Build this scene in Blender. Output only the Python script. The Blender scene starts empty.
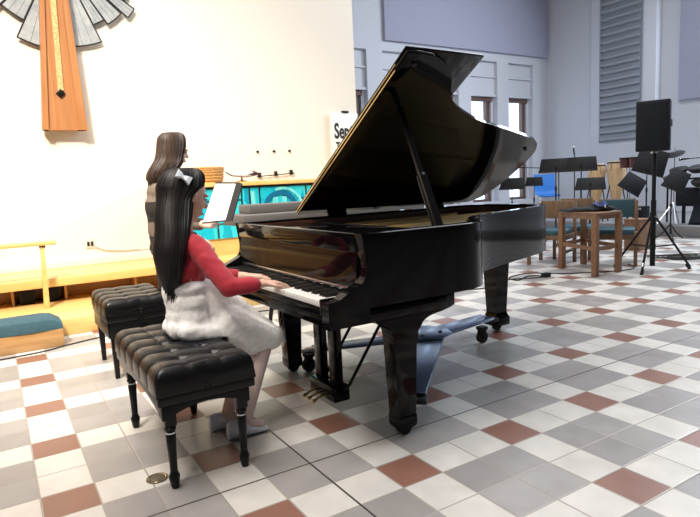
import bpy, bmesh, math, random
from mathutils import Vector, Matrix, noise
random.seed(7)
PI = math.pi
SC = bpy.context.scene
COL = SC.collection
V = Vector

# ------------------------------------------------------------------ materials
def principled(name, col, rough=0.5, metal=0.0, coat=0.0, spec=0.5, bump=None, var=None, trans=0.0, sheen=0.0):
    m = bpy.data.materials.new(name); m.use_nodes = True
    nt = m.node_tree; b = nt.nodes['Principled BSDF']
    b.inputs['Base Color'].default_value = (*col, 1)
    b.inputs['Roughness'].default_value = rough
    b.inputs['Metallic'].default_value = metal
    b.inputs['Coat Weight'].default_value = coat
    b.inputs['Coat Roughness'].default_value = 0.03
    b.inputs['Specular IOR Level'].default_value = spec
    b.inputs['Transmission Weight'].default_value = trans
    b.inputs['Sheen Weight'].default_value = sheen
    tc = None
    if bump or var:
        tc = nt.nodes.new('ShaderNodeTexCoord')
    if var:                                     # (second colour, (sx,sy,sz), contrast)
        c2, sc, lo, hi = var
        mp = nt.nodes.new('ShaderNodeMapping'); mp.inputs['Scale'].default_value = sc
        nz = nt.nodes.new('ShaderNodeTexNoise'); nz.inputs['Scale'].default_value = 1.0; nz.inputs['Detail'].default_value = 5
        rp = nt.nodes.new('ShaderNodeValToRGB')
        rp.color_ramp.elements[0].position = lo; rp.color_ramp.elements[1].position = hi
        rp.color_ramp.elements[0].color = (*col, 1); rp.color_ramp.elements[1].color = (*c2, 1)
        nt.links.new(tc.outputs['Object'], mp.inputs[0]); nt.links.new(mp.outputs[0], nz.inputs['Vector'])
        nt.links.new(nz.outputs['Fac'], rp.inputs[0]); nt.links.new(rp.outputs[0], b.inputs['Base Color'])
    if bump:                                    # (scale, strength, dist)
        nz = nt.nodes.new('ShaderNodeTexNoise'); nz.inputs['Scale'].default_value = bump[0]; nz.inputs['Detail'].default_value = 3
        bp = nt.nodes.new('ShaderNodeBump'); bp.inputs['Strength'].default_value = bump[1]; bp.inputs['Distance'].default_value = bump[2]
        nt.links.new(tc.outputs['Object'], nz.inputs['Vector'])
        nt.links.new(nz.outputs['Fac'], bp.inputs['Height']); nt.links.new(bp.outputs[0], b.inputs['Normal'])
    return m

M = {}
M['lacquer'] = principled('black_lacquer', (0.003, 0.003, 0.0035), 0.07, spec=0.17)
M['lacquer_worn'] = principled('black_satin_lacquer', (0.004, 0.004, 0.005), 0.3, spec=0.15)
M['ivory'] = principled('white_key', (0.86, 0.85, 0.82), 0.25)
M['ebony'] = principled('black_key', (0.01, 0.01, 0.01), 0.3)
M['gold_plate'] = principled('gold_painted_iron', (0.60, 0.43, 0.18), 0.5, metal=0.2, var=((0.52, 0.36, 0.14), (6, 6, 6), .35, .65))
M['brass'] = principled('brass', (0.78, 0.60, 0.30), 0.25, metal=1.0)
M['steel'] = principled('steel', (0.62, 0.62, 0.64), 0.25, metal=1.0)
M['string'] = principled('string_wire', (0.75, 0.68, 0.5), 0.3, metal=0.9)
M['mahogany'] = principled('dark_mahogany', (0.085, 0.032, 0.02), 0.2, coat=0.4, var=((0.05, 0.02, 0.012), (3, 3, 40), .35, .65))
M['spruce'] = principled('soundboard_spruce', (0.35, 0.23, 0.11), 0.5, var=((0.28, 0.18, 0.08), (2, 60, 2), .35, .65))
M['felt_red'] = principled('felt', (0.12, 0.02, 0.02), 0.9)
M['leather'] = principled('black_leather', (0.005, 0.005, 0.006), 0.32, spec=0.30, bump=(220, .12, .002))
M['black_wood'] = principled('black_painted_wood', (0.005, 0.005, 0.006), 0.28, spec=.25)
M['black_metal'] = principled('black_metal', (0.008, 0.009, 0.012), 0.55, spec=.25)
M['black_plastic'] = principled('black_plastic', (0.010, 0.012, 0.017), 0.6, spec=.25)
M['dark_grille'] = principled('dark_grille', (0.010, 0.013, 0.02), 0.7, spec=.2, bump=(400, .4, .003))
M['rubber'] = principled('rubber', (0.015, 0.015, 0.015), 0.75)
M['dolly_window_tint'] = principled('dolly_grey_window_tint', (0.15, 0.21, 0.33), 0.25, metal=0.6)  # grey paint with the windows' blue reflection mixed into its colour
M['maple'] = principled('pale_maple_wood', (0.76, 0.51, 0.20), 0.35, var=((0.68, 0.43, 0.15), (3, 14, 14), .35, .65))
M['oak'] = principled('oak_wood', (0.50, 0.29, 0.12), 0.4, var=((0.40, 0.21, 0.08), (3, 30, 30), .35, .65))
M['oak_v'] = principled('oak_wood_upright', (0.50, 0.29, 0.12), 0.4, var=((0.40, 0.21, 0.08), (30, 30, 3), .35, .65))
M['cross_wood'] = principled('cross_wood', (0.42, 0.19, 0.075), 0.35, var=((0.34, 0.14, 0.05), (28, 28, 1.5), .35, .65))
M['walnut'] = principled('brown_table_wood', (0.24, 0.125, 0.065), 0.5, var=((0.17, 0.085, 0.045), (20, 20, 4), .35, .65))
M['chair_wood'] = principled('chair_wood', (0.20, 0.125, 0.075), 0.5, var=((0.15, 0.09, 0.05), (20, 20, 4), .35, .65))
M['teal_fabric'] = principled('teal_fabric', (0.035, 0.095, 0.125), 0.85, bump=(300, .3, .002), var=((0.028, 0.075, 0.10), (30, 30, 30), .3, .7))
M['wall_cream'] = principled('cream_wall', (0.78, 0.73, 0.65), 0.85, bump=(40, .05, .003))
M['wall_white'] = principled('white_wall', (0.64, 0.66, 0.72), 0.85, bump=(40, .05, .003))
M['hall_wall'] = principled('hall_wall', (0.07, 0.063, 0.06), 0.85)
M['ceil'] = principled('ceiling_boards', (0.30, 0.28, 0.26), 0.8)
M['panel'] = principled('acoustic_panel_fabric', (0.43, 0.44, 0.57), 0.95, bump=(200, .2, .003))
M['louver'] = principled('grey_louver', (0.26, 0.29, 0.34), 0.5)
M['louver_edge'] = principled('pale_louver_edge', (0.36, 0.39, 0.44), 0.5)
M['white_paint'] = principled('white_paint', (0.78, 0.78, 0.78), 0.5)
M['window_frame'] = principled('brown_window_frame', (0.13, 0.075, 0.06), 0.5)
M['paper'] = principled('white_paper', (0.82, 0.82, 0.80), 0.7)
M['ink'] = principled('black_ink', (0.02, 0.02, 0.025), 0.7)
M['grey_ink'] = principled('printed_staff_grey', (0.22, 0.22, 0.26), 0.7)
M['folder'] = principled('charcoal_folder', (0.035, 0.035, 0.038), 0.45)
M['grey_cover'] = principled('dark_grey_case', (0.11, 0.105, 0.105), 0.6, bump=(60, .2, .004))
M['skin'] = principled('skin', (0.70, 0.44, 0.34), 0.5)
M['skin2'] = principled('skin_light', (0.76, 0.50, 0.41), 0.5)
M['tights'] = principled('pale_tights', (0.66, 0.52, 0.49), 0.65)
M['red_knit'] = principled('red_knit', (0.42, 0.018, 0.035), 0.8, bump=(260, .35, .003), sheen=.2)
M['white_lace'] = principled('white_lace', (0.90, 0.89, 0.88), 0.75, bump=(140, .5, .003), var=((0.80, 0.79, 0.78), (60, 60, 60), .42, .62))
M['hair_black'] = principled('black_hair', (0.008, 0.006, 0.006), 0.5, spec=.3)
M['hair_brown'] = principled('brown_hair', (0.065, 0.042, 0.032), 0.5, spec=.28, var=((0.03, 0.02, 0.016), (50, 50, 3), .35, .65))
M['bow'] = principled('pale_blue_ribbon', (0.74, 0.82, 0.88), 0.4)
M['shoe'] = principled('pale_silver_shoe', (0.74, 0.77, 0.86), 0.4, var=((0.62, 0.65, 0.76), (90, 90, 90), .4, .6))
M['trousers'] = principled('dark_trousers', (0.025, 0.022, 0.022), 0.85)
M['eye'] = principled('eye_dark', (0.01, 0.008, 0.007), 0.2)
M['lips'] = principled('lips', (0.42, 0.15, 0.13), 0.5)
M['bronze'] = principled('bronze', (0.17, 0.13, 0.10), 0.5, metal=0.1, var=((0.10, 0.08, 0.055), (60, 60, 60), .4, .6))
M['wicker'] = principled('wicker', (0.62, 0.35, 0.12), 0.6, var=((0.46, 0.23, 0.075), (30, 30, 120), .35, .65), bump=(120, .6, .004))
M['lead'] = principled('dark_leading', (0.02, 0.02, 0.022), 0.5, metal=.4)
M['blue_plastic'] = principled('blue_plastic', (0.03, 0.20, 0.62), 0.4)
M['chrome'] = principled('chrome', (0.7, 0.7, 0.72), 0.15, metal=1.0)
M['conga_wood'] = principled('conga_wood', (0.66, 0.46, 0.26), 0.35, var=((0.55, 0.36, 0.18), (20, 20, 3), .35, .65))
M['drum_skin'] = principled('drum_skin', (0.72, 0.70, 0.64), 0.6)
M['bongo_red'] = principled('bongo_dark_red', (0.09, 0.025, 0.025), 0.35)
M['cymbal'] = principled('dark_cymbal', (0.05, 0.05, 0.055), 0.35, metal=.6)
M['platform'] = principled('grey_platform', (0.22, 0.215, 0.225), 0.8)
M['cloth'] = principled('black_cloth', (0.012, 0.012, 0.014), 0.9)
M['blue_cable'] = principled('blue_cable', (0.05, 0.10, 0.40), 0.5)
M['outlet'] = principled('outlet_plastic', (0.55, 0.55, 0.50), 0.5)
M['pale_cable'] = principled('pale_cable', (0.62, 0.60, 0.55), 0.6)

def mosaic_mat():
    m = principled('gold_mosaic', (0.75, 0.58, 0.22), 0.3, metal=.4)
    nt = m.node_tree; b = nt.nodes['Principled BSDF']
    tc = nt.nodes.new('ShaderNodeTexCoord'); vo = nt.nodes.new('ShaderNodeTexVoronoi'); vo.inputs['Scale'].default_value = 110
    rp = nt.nodes.new('ShaderNodeValToRGB')
    rp.color_ramp.elements[0].color = (0.42, 0.26, 0.07, 1); rp.color_ramp.elements[1].color = (0.95, 0.83, 0.45, 1)
    nt.links.new(tc.outputs['Object'], vo.inputs['Vector']); nt.links.new(vo.outputs['Color'], rp.inputs[0]); nt.links.new(rp.outputs[0], b.inputs['Base Color'])
    return m
M['mosaic'] = mosaic_mat()

def stained_mat():
    m = principled('turquoise_stained_glass', (0.02, 0.45, 0.5), 0.12, coat=.3)
    nt = m.node_tree; b = nt.nodes['Principled BSDF']
    tc = nt.nodes.new('ShaderNodeTexCoord'); mp = nt.nodes.new('ShaderNodeMapping'); mp.inputs['Scale'].default_value = (9, 1, 2.5)
    vo = nt.nodes.new('ShaderNodeTexVoronoi'); vo.inputs['Scale'].default_value = 1.3
    rp = nt.nodes.new('ShaderNodeValToRGB')
    e = rp.color_ramp.elements
    e[0].color = (0.008, 0.25, 0.42, 1); e[1].color = (0.06, 0.66, 0.74, 1)
    x = rp.color_ramp.elements.new(.5); x.color = (0.012, 0.45, 0.60, 1)
    nt.links.new(tc.outputs['Object'], mp.inputs[0]); nt.links.new(mp.outputs[0], vo.inputs['Vector'])
    nt.links.new(vo.outputs['Color'], rp.inputs[0]); nt.links.new(rp.outputs[0], b.inputs['Base Color'])
    return m
M['stained'] = stained_mat()
M['stained_pale'] = principled('pale_turquoise_glass', (0.22, 0.72, 0.72), 0.12, coat=.3, var=((0.10, 0.55, 0.60), (14, 2, 3), .4, .6))
M['stained_blue'] = principled('deep_blue_glass', (0.01, 0.13, 0.26), 0.12, coat=.3)

def thin_glass(name, tint, gloss):
    m = bpy.data.materials.new(name); m.use_nodes = True
    nt = m.node_tree; nt.nodes.clear()
    out = nt.nodes.new('ShaderNodeOutputMaterial'); mx = nt.nodes.new('ShaderNodeMixShader')
    tr = nt.nodes.new('ShaderNodeBsdfTransparent'); tr.inputs[0].default_value = (*tint, 1)
    gl = nt.nodes.new('ShaderNodeBsdfGlossy'); gl.inputs['Roughness'].default_value = 0.03
    mx.inputs[0].default_value = gloss
    nt.links.new(tr.outputs[0], mx.inputs[1]); nt.links.new(gl.outputs[0], mx.inputs[2]); nt.links.new(mx.outputs[0], out.inputs[0])
    return m
M['pane'] = thin_glass('window_glass', (0.95, 0.97, 1.0), 0.06)
M['ray_glass'] = principled('grey_ray_glass', (0.42, 0.44, 0.45), 0.12, coat=.4, var=((0.30, 0.33, 0.36), (9, 9, 9), .35, .65))

def sweater_mat():
    m = principled('banded_sweater', (0.14, 0.105, 0.085), 0.9)
    nt = m.node_tree; b = nt.nodes['Principled BSDF']
    ge = nt.nodes.new('ShaderNodeNewGeometry'); sp = nt.nodes.new('ShaderNodeSeparateXYZ')
    nt.links.new(ge.outputs['Position'], sp.inputs[0])
    mr = nt.nodes.new('ShaderNodeMapRange'); mr.inputs['From Min'].default_value = .60; mr.inputs['From Max'].default_value = 1.30
    rp = nt.nodes.new('ShaderNodeValToRGB'); rp.color_ramp.interpolation = 'CONSTANT'
    light = (0.165, 0.125, 0.10, 1); dark = (0.018, 0.014, 0.014, 1)
    bands = [(0, dark), (.16, light), (.27, dark), (.42, light), (.57, dark), (.78, light)]
    e = rp.color_ramp.elements
    e[0].position = 0; e[0].color = dark; e[1].position = .16; e[1].color = light
    for p, c in bands[2:]:
        x = e.new(p); x.color = c
    nt.links.new(sp.outputs[2], mr.inputs[0]); nt.links.new(mr.outputs[0], rp.inputs[0]); nt.links.new(rp.outputs[0], b.inputs['Base Color'])
    return m
M['sweater'] = sweater_mat()

TILE = 0.205
def floor_mat():
    m = bpy.data.materials.new('floor_tiles'); m.use_nodes = True
    nt = m.node_tree; N = nt.nodes; L = nt.links; b = N['Principled BSDF']
    tc = N.new('ShaderNodeTexCoord'); sp = N.new('ShaderNodeSeparateXYZ'); L.new(tc.outputs['Object'], sp.inputs[0])
    def mth(op, a, bb=None, c=None):
        n = N.new('ShaderNodeMath'); n.operation = op
        for i, v in enumerate((a, bb, c)):
            if v is None: continue
            if isinstance(v, (int, float)): n.inputs[i].default_value = v
            else: L.new(v, n.inputs[i])
        return n.outputs[0]
    def axis(o):
        s = mth('MULTIPLY_ADD', o, 1 / TILE, .5)
        idx = mth('FLOOR', s); fr = mth('SUBTRACT', s, idx)
        md = mth('FLOORED_MODULO', idx, 3.0)
        z = mth('LESS_THAN', md, .5)
        edge = mth('MINIMUM', fr, mth('SUBTRACT', 1.0, fr))
        return idx, z, edge
    ix, zx, ex = axis(sp.outputs[0]); iy, zy, ey = axis(sp.outputs[1])
    both = mth('MULTIPLY', zx, zy); anyz = mth('MAXIMUM', zx, zy)
    cv = N.new('ShaderNodeCombineXYZ'); L.new(ix, cv.inputs[0]); L.new(iy, cv.inputs[1])
    wn = N.new('ShaderNodeTexWhiteNoise'); L.new(cv.outputs[0], wn.inputs['Vector'])
    def mix(f, a, c):
        n = N.new('ShaderNodeMix'); n.data_type = 'RGBA'
        L.new(f, n.inputs[0])
        for i, v in ((6, a), (7, c)):
            if isinstance(v, tuple): n.inputs[i].default_value = (*v, 1)
            else: L.new(v, n.inputs[i])
        return n.outputs[2]
    nz = N.new('ShaderNodeTexNoise'); nz.inputs['Scale'].default_value = 7; nz.inputs['Detail'].default_value = 6; L.new(tc.outputs['Object'], nz.inputs['Vector'])
    grey = mix(wn.outputs[0], (0.30, 0.280, 0.270), (0.365, 0.345, 0.335))
    white = mix(wn.outputs[0], (0.62, 0.59, 0.545), (0.70, 0.67, 0.63))
    red = mix(wn.outputs[0], (0.23, 0.105, 0.073), (0.285, 0.14, 0.10))
    c = mix(anyz, grey, white); c = mix(both, c, red)
    # cloudy wear inside each tile
    mot = N.new('ShaderNodeMapRange'); L.new(nz.outputs['Fac'], mot.inputs[0])
    mot.inputs['From Min'].default_value = .3; mot.inputs['From Max'].default_value = .7; mot.inputs['To Min'].default_value = .9; mot.inputs['To Max'].default_value = 1.06
    mm = N.new('ShaderNodeMix'); mm.data_type = 'RGBA'; mm.blend_type = 'MULTIPLY'; mm.inputs[0].default_value = 1
    L.new(c, mm.inputs[6]); L.new(mot.outputs[0], mm.inputs[7]); c = mm.outputs[2]
    e = mth('MINIMUM', ex, ey)
    gro = mth('LESS_THAN', e, .018)
    c = mix(gro, c, (0.36, 0.32, 0.28))
    # dark expansion joints
    jx = mth('LESS_THAN', mth('ABSOLUTE', mth('ADD', sp.outputs[0], .3075)), .0045)
    jy = mth('LESS_THAN', mth('ABSOLUTE', mth('SUBTRACT', sp.outputs[1], .3075)), .0045)
    jj = mth('MAXIMUM', jx, jy)
    c = mix(jj, c, (0.045, 0.04, 0.038))
    L.new(c, b.inputs['Base Color'])
    ro = N.new('ShaderNodeMapRange'); L.new(nz.outputs['Fac'], ro.inputs[0]); ro.inputs['To Min'].default_value = .26; ro.inputs['To Max'].default_value = .44
    L.new(ro.outputs[0], b.inputs['Roughness'])
    bp = N.new('ShaderNodeBump'); bp.inputs['Strength'].default_value = .5; bp.inputs['Distance'].default_value = .002
    sm = N.new('ShaderNodeMapRange'); L.new(e, sm.inputs[0]); sm.inputs['From Max'].default_value = .03
    L.new(sm.outputs[0], bp.inputs['Height']); L.new(bp.outputs[0], b.inputs['Normal'])
    return m
M['floor'] = floor_mat()

# ------------------------------------------------------------------ geometry helpers
def frame(d):
    d = V(d).normalized(); u = V((0, 0, 1)) if abs(d.z) < .95 else V((1, 0, 0))
    a = d.cross(u).normalized(); return a, d.cross(a).normalized(), d

class MB:
    def __init__(s): s.bm = bmesh.new()
    def face(s, pts):
        vs = [s.bm.verts.new(p) for p in pts]
        return s.bm.faces.new(vs)
    def box(s, a, b, bev=0, mat=None):
        a, b = V(a), V(b); lo = V([min(a[i], b[i]) for i in range(3)]); hi = V([max(a[i], b[i]) for i in range(3)])
        r = bmesh.ops.create_cube(s.bm, size=1)
        vs = r['verts']
        for v in vs:
            v.co = V([(lo[i] + hi[i]) / 2 + v.co[i] * (hi[i] - lo[i]) for i in range(3)])
            if mat: v.co = mat @ v.co
        if bev:
            es = list({e for v in vs for e in v.link_edges})
            bmesh.ops.bevel(s.bm, geom=es, offset=bev, segments=2, affect='EDGES', profile=.5)
        return s
    def loft(s, rings, cap=True, closed=True):
        R = [[s.bm.verts.new(p) for p in r] for r in rings]
        n = len(R[0])
        for i in range(len(R) - 1):
            for j in range(n if closed else n - 1):
                k = (j + 1) % n
                s.bm.faces.new((R[i][j], R[i][k], R[i + 1][k], R[i + 1][j]))
        if cap and closed:
            s.bm.faces.new(list(reversed(R[0]))); s.bm.faces.new(R[-1])
        return s
    def tube(s, pts, r, n=8, cap=True):
        pts = [V(p) for p in pts]
        rs = r if isinstance(r, (list, tuple)) else [r] * len(pts)
        rings = []; prev = None
        for i, p in enumerate(pts):
            d = (pts[min(i + 1, len(pts) - 1)] - pts[max(i - 1, 0)])
            if d.length < 1e-9: d = V((0, 0, 1))
            d.normalize()
            if prev is None: a, b2, _ = frame(d)
            else:
                a = prev - d * prev.dot(d)
                a = a.normalized() if a.length > 1e-6 else frame(d)[0]
                b2 = d.cross(a)
            prev = a
            b2 = d.cross(a)
            rings.append([p + (a * math.cos(2 * PI * k / n) + b2 * math.sin(2 * PI * k / n)) * rs[i] for k in range(n)])
        return s.loft(rings, cap)
    def cyl(s, a, b, r, r2=None, n=16):
        return s.tube([a, b], [r, r if r2 is None else r2], n)
    def lathe(s, prof, c=(0, 0, 0), n=20, mat=None):
        c = V(c); rings = []
        for r, z in prof:
            ring = [V((max(r, 1e-4) * math.cos(2 * PI * k / n), max(r, 1e-4) * math.sin(2 * PI * k / n), z)) for k in range(n)]
            rings.append([c + (mat @ p if mat else p) for p in ring])
        return s.loft(rings)
    def prism(s, poly, axis, lo, hi, bev=0):
        """poly: 2-D points on the plane of the other two axes (cyclic order), extruded lo..hi along axis"""
        def mk(p, h):
            if axis == 'z': return (p[0], p[1], h)
            if axis == 'y': return (p[0], h, p[1])
            return (h, p[0], p[1])
        r0 = [mk(p, lo) for p in poly]; r1 = [mk(p, hi) for p in poly]
        n0 = len(s.bm.verts)
        s.loft([r0, r1])
        if bev:
            s.bm.verts.ensure_lookup_table()
            vs = s.bm.verts[n0:]
            es = list({e for v in vs for e in v.link_edges})
            bmesh.ops.bevel(s.bm, geom=es, offset=bev, segments=2, affect='EDGES', profile=.5)
        return s
    def ell(s, c, r, rot=None, nu=16, nv=10):
        c = V(c); rings = []
        for i in range(nv + 1):
            th = PI * i / nv
            ring = []
            for k in range(nu):
                ph = 2 * PI * k / nu
                st = max(math.sin(th), 1e-3)
                p = V((r[0] * st * math.cos(ph), r[1] * st * math.sin(ph), -r[2] * math.cos(th)))
                ring.append(c + (rot @ p if rot else p))
            rings.append(ring)
        return s.loft(rings)
    def cap(s, a, ra, b, rb, n=14):
        a, b = V(a), V(b); d = b - a; Ln = d.length
        u, w, d = frame(d) if Ln > 1e-6 else frame((0, 0, 1))
        rings = []
        for i in range(6):
            t = PI / 2 * i / 5
            rings.append((a - d * ra * math.cos(t), max(ra * math.sin(t), ra * .02)))
        for i in range(6):
            t = PI / 2 * i / 5
            rings.append((b + d * rb * math.sin(t), max(rb * math.cos(t), rb * .02)))
        return s.loft([[p + (u * math.cos(2 * PI * k / n) + w * math.sin(2 * PI * k / n)) * r for k in range(n)] for p, r in rings])
    def xform(s, mat):
        for v in s.bm.verts: v.co = mat @ v.co
        return s
    def mesh(s, name, smooth=35):
        bmesh.ops.recalc_face_normals(s.bm, faces=s.bm.faces[:])
        me = bpy.data.meshes.new(name); s.bm.to_mesh(me); s.bm.free()
        if smooth and len(me.polygons):
            me.shade_smooth(); me.set_sharp_from_angle(angle=math.radians(smooth))
        return me

ROOT = {}
def thing(name, label, cat, loc=(0, 0, 0), rotz=0, group=None):
    o = bpy.data.objects.new(name, None); COL.objects.link(o); o.empty_display_size = .1
    o.location = loc; o.rotation_euler = (0, 0, rotz); o['label'] = label; o['category'] = cat
    if group: o['group'] = group
    ROOT[o.name] = V(loc)
    return o
def obj(name, mb, mat, parent=None, local=False, smooth=35, label=None):
    """local=False: the vertices are in world coordinates (only for unrotated roots)"""
    me = mb if isinstance(mb, bpy.types.Mesh) else mb.mesh(name, smooth)
    o = bpy.data.objects.new(name, me); COL.objects.link(o)
    if mat is not None:
        me.materials.clear(); me.materials.append(M[mat] if isinstance(mat, str) else mat)
    if parent:
        r = parent
        while r.parent: r = r.parent
        o.parent = parent
        if not local:
            t = ROOT.get(r.name, V((0, 0, 0)))
            me.transform(Matrix.Translation(-t))
    elif not local and len(me.vertices):
        lo = V([min(v.co[i] for v in me.vertices) for i in range(3)]); hi = V([max(v.co[i] for v in me.vertices) for i in range(3)])
        c = V(((lo.x + hi.x) / 2, (lo.y + hi.y) / 2, lo.z))
        me.transform(Matrix.Translation(-c)); o.location = c; ROOT[o.name] = c
    if label: o['label'] = label
    return o
def tag(o, label, cat, group=None):
    o['label'] = label; o['category'] = cat
    if group: o['group'] = group
    return o
def struct(name, mb, mat, parent=None, **k):
    o = obj(name, mb, mat, parent, local=(parent is None), **k)
    if parent is None: o['kind'] = 'structure'
    return o
def dup(root, loc, rotz=0, label=None, group=None):
    r = root.copy(); COL.objects.link(r); r.location = loc; r.rotation_euler = (0, 0, rotz)
    if label: r['label'] = label
    if group: r['group'] = group
    def rec(o, c):
        for ch in list(o.children):
            d = ch.copy(); COL.objects.link(d); d.parent = c; rec(ch, d)
    rec(root, r)
    return r
def remesh(name, mb, voxel, it=4, disp=None):
    me = mb.mesh(name + '_src', 0)
    o = bpy.data.objects.new(name + '_tmp', me); COL.objects.link(o)
    m = o.modifiers.new('r', 'REMESH'); m.mode = 'VOXEL'; m.voxel_size = voxel
    if it:
        s = o.modifiers.new('s', 'SMOOTH'); s.iterations = it; s.factor = .5
    dg = bpy.context.evaluated_depsgraph_get(); dg.update()
    out = bpy.data.meshes.new_from_object(o.evaluated_get(dg))
    bpy.data.objects.remove(o); bpy.data.meshes.remove(me)
    if disp:
        ns = [v.normal.copy() for v in out.vertices]
        for v, n in zip(out.vertices, ns): v.co += n * disp(v.co)
    out.shade_smooth(); out.name = name
    return out
def catmull(pts, k=6, closed=False):
    pts = [V(p) for p in pts]; out = []; n = len(pts)
    for i in range(n if closed else n - 1):
        g = (lambda j: pts[j % n]) if closed else (lambda j: pts[max(0, min(n - 1, j))])
        p0, p1, p2, p3 = g(i - 1), g(i), g(i + 1), g(i + 2)
        for t in range(k):
            t /= k
            out.append(.5 * ((2 * p1) + (p2 - p0) * t + (2 * p0 - 5 * p1 + 4 * p2 - p3) * t * t + (3 * p1 - p0 - 3 * p2 + p3) * t ** 3))
    if not closed: out.append(pts[-1])
    return out
def rail(pts, r, n=8): return MB().tube(catmull(pts, 8), r, n)

# ------------------------------------------------------------------ the room
YL, YW, XR, YB, XB, ZC = 5.45, 9.5, 12.56, -8.0, -6.0, 7.0
struct('floor', MB().box((XB, YB, -.1), (XR + .3, YW + .3, 0)), 'floor')
struct('ceiling', MB().box((XB, YB, ZC), (XR + .3, YW + .3, ZC + .15)), 'ceil')
struct('wall_left', MB().box((XB, YL, 0), (3.36, YL + .22, ZC)), 'wall_cream')
struct('wall_back', MB().box((XB - .15, YB, 0), (XB, YW, ZC)), 'hall_wall')
struct('wall_hall', MB().box((XB, YB - .15, 0), (XR + .3, YB, ZC)), 'hall_wall')
# wall with the tall narrow windows: shallow bays, each with a window
bays = [5.36, 6.78, 8.18, 9.58, 10.98]
w = MB()
edges = [XB]
for bx in bays: edges += [bx, bx + .97]
edges.append(XR + .3)
for i in range(0, len(edges), 2): w.box((edges[i], YW, 0), (edges[i + 1], YW + .4, ZC))
for bx in bays:
    w.box((bx, YW, 4.27), (bx + .97, YW + .4, ZC))               # above the bay
    w.box((bx, YW, 0), (bx + .97, YW + .4, .55))                 # below the bay
    w.box((bx, YW + .10, 3.42), (bx + .97, YW + .4, 4.27))       # blind recess
    w.box((bx, YW + .05, 3.86), (bx + .97, YW + .11, 3.90))      # rail across the recess
    w.box((bx, YW + .04, 3.36), (bx + .97, YW + .4, 3.42))
    w.box((bx, YW + .16, .55), (bx + .06, YW + .4, 3.4)); w.box((bx + .88, YW + .16, .55), (bx + .97, YW + .4, 3.4))
struct('wall_windows', w, 'wall_white')
for i, bx in enumerate(bays):
    x0, x1 = bx + .06, bx + .88
    fr = MB().box((x0, YW + .22, .55), (x0 + .04, YW + .30, 3.36)).box((x1 - .16, YW + .18, .55), (x1 - .10, YW + .30, 3.36))
    fr.box((x1 - .05, YW + .22, .55), (x1, YW + .30, 3.36)).box((x0, YW + .22, .55), (x1, YW + .30, .62)).box((x0, YW + .22, 3.3), (x1, YW + .30, 3.36))
    wd = struct('window_%d' % (i + 1), fr, 'window_frame')
    struct('pane', MB().box((x0 + .04, YW + .255, .6), (x1 - .04, YW + .265, 3.32)), 'pane', wd)
    struct('blind_box', MB().box((x0, YW + .13, 3.24), (x1 + .02, YW + .22, 3.37), .01), 'window_frame', wd)
pn = obj('acoustic_panel', MB().box((6.82, YW - .09, 4.49), (12.5, YW - .001, 6.6), .012), 'panel')
tag(pn, 'long lavender grey acoustic panel on the wall above the narrow windows', 'wall panel')
# right hand wall with the louvred pier
struct('wall_right', MB().box((XR, YB, 0), (XR + .3, YW, ZC)), 'wall_white')
struct('trim_1', MB().box((12.33, 6.18, 0), (XR, 7.92, ZC), .01), 'wall_white')
lv = thing('louver_vent', 'tall grey louvred air vent in the white pier', 'vent', (12.32, 7.1, 2.0))
obj('vent_frame', MB().box((12.295, 6.50, 2.0), (12.33, 6.55, 6.6)).box((12.295, 7.60, 2.0), (12.33, 7.65, 6.6)).box((12.295, 6.5, 1.96), (12.33, 7.65, 2.01)), 'louver', lv)
sl = MB(); se = MB(); z = 2.02
while z < 6.6:
    sl.face([(12.328, 6.55, z + .17), (12.328, 7.60, z + .17), (12.262, 7.60, z + .02), (12.262, 6.55, z + .02)])
    se.box((12.255, 6.55, z), (12.268, 7.60, z + .035)); z += .186
lb = obj('louver_blades', sl, 'louver', lv)
obj('blade_edges', se, 'louver_edge', lb)
p2 = obj('acoustic_panel', MB().box((12.44, 1.6, 2.78), (12.559, 5.70, 6.6), .012), 'panel')
tag(p2, 'grey acoustic panel on the right wall above the drums', 'wall panel')

# raised band platform
struct('trim_2', MB().box((8.98, -3.0, 0), (XR, YW, .2), .012), 'platform')
# stage steps on the left
struct('trim_3', MB().box((XB, 3.70, 0), (2.9, YL, .15), .01), 'maple')          # low step
struct('trim_4', MB().box((XB, 4.98, .15), (2.9, YL, .32), .004), 'oak')          # set-back riser board
struct('trim_5', MB().box((XB, 4.56, .325), (2.9, YL, .415), .012), 'maple')      # deep upper tread
st = MB()
for x in (-1.9, -1.28, -.80, -.1, .6, 1.3): st.box((x - .012, 4.75, .15), (x + .012, 4.98, .33))
struct('trim_6', st, 'oak_v')
struct('baseboard_left', MB().box((XB, YL - .02, .415), (3.36, YL, .52), .004), 'wall_cream')
for k, (x, lab) in enumerate(((-1.15, 'black box under the upper step, left of the rail post'), (-.93, 'black box under the upper step, right of the rail post'))):
    b = thing('floor_speaker', lab, 'speaker', (x, 4.85, .15), 0, 'black boxes under the upper step')
    obj('body', MB().prism([(x - .07, .15), (x + .06, .15), (x + .085, .324), (x - .085, .324)], 'y', 4.76, 4.95, .006), 'black_plastic', b)
    obj('grille', MB().box((x - .05, 4.752, .17), (x + .05, 4.762, .30), .003), 'dark_grille', b)

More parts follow.
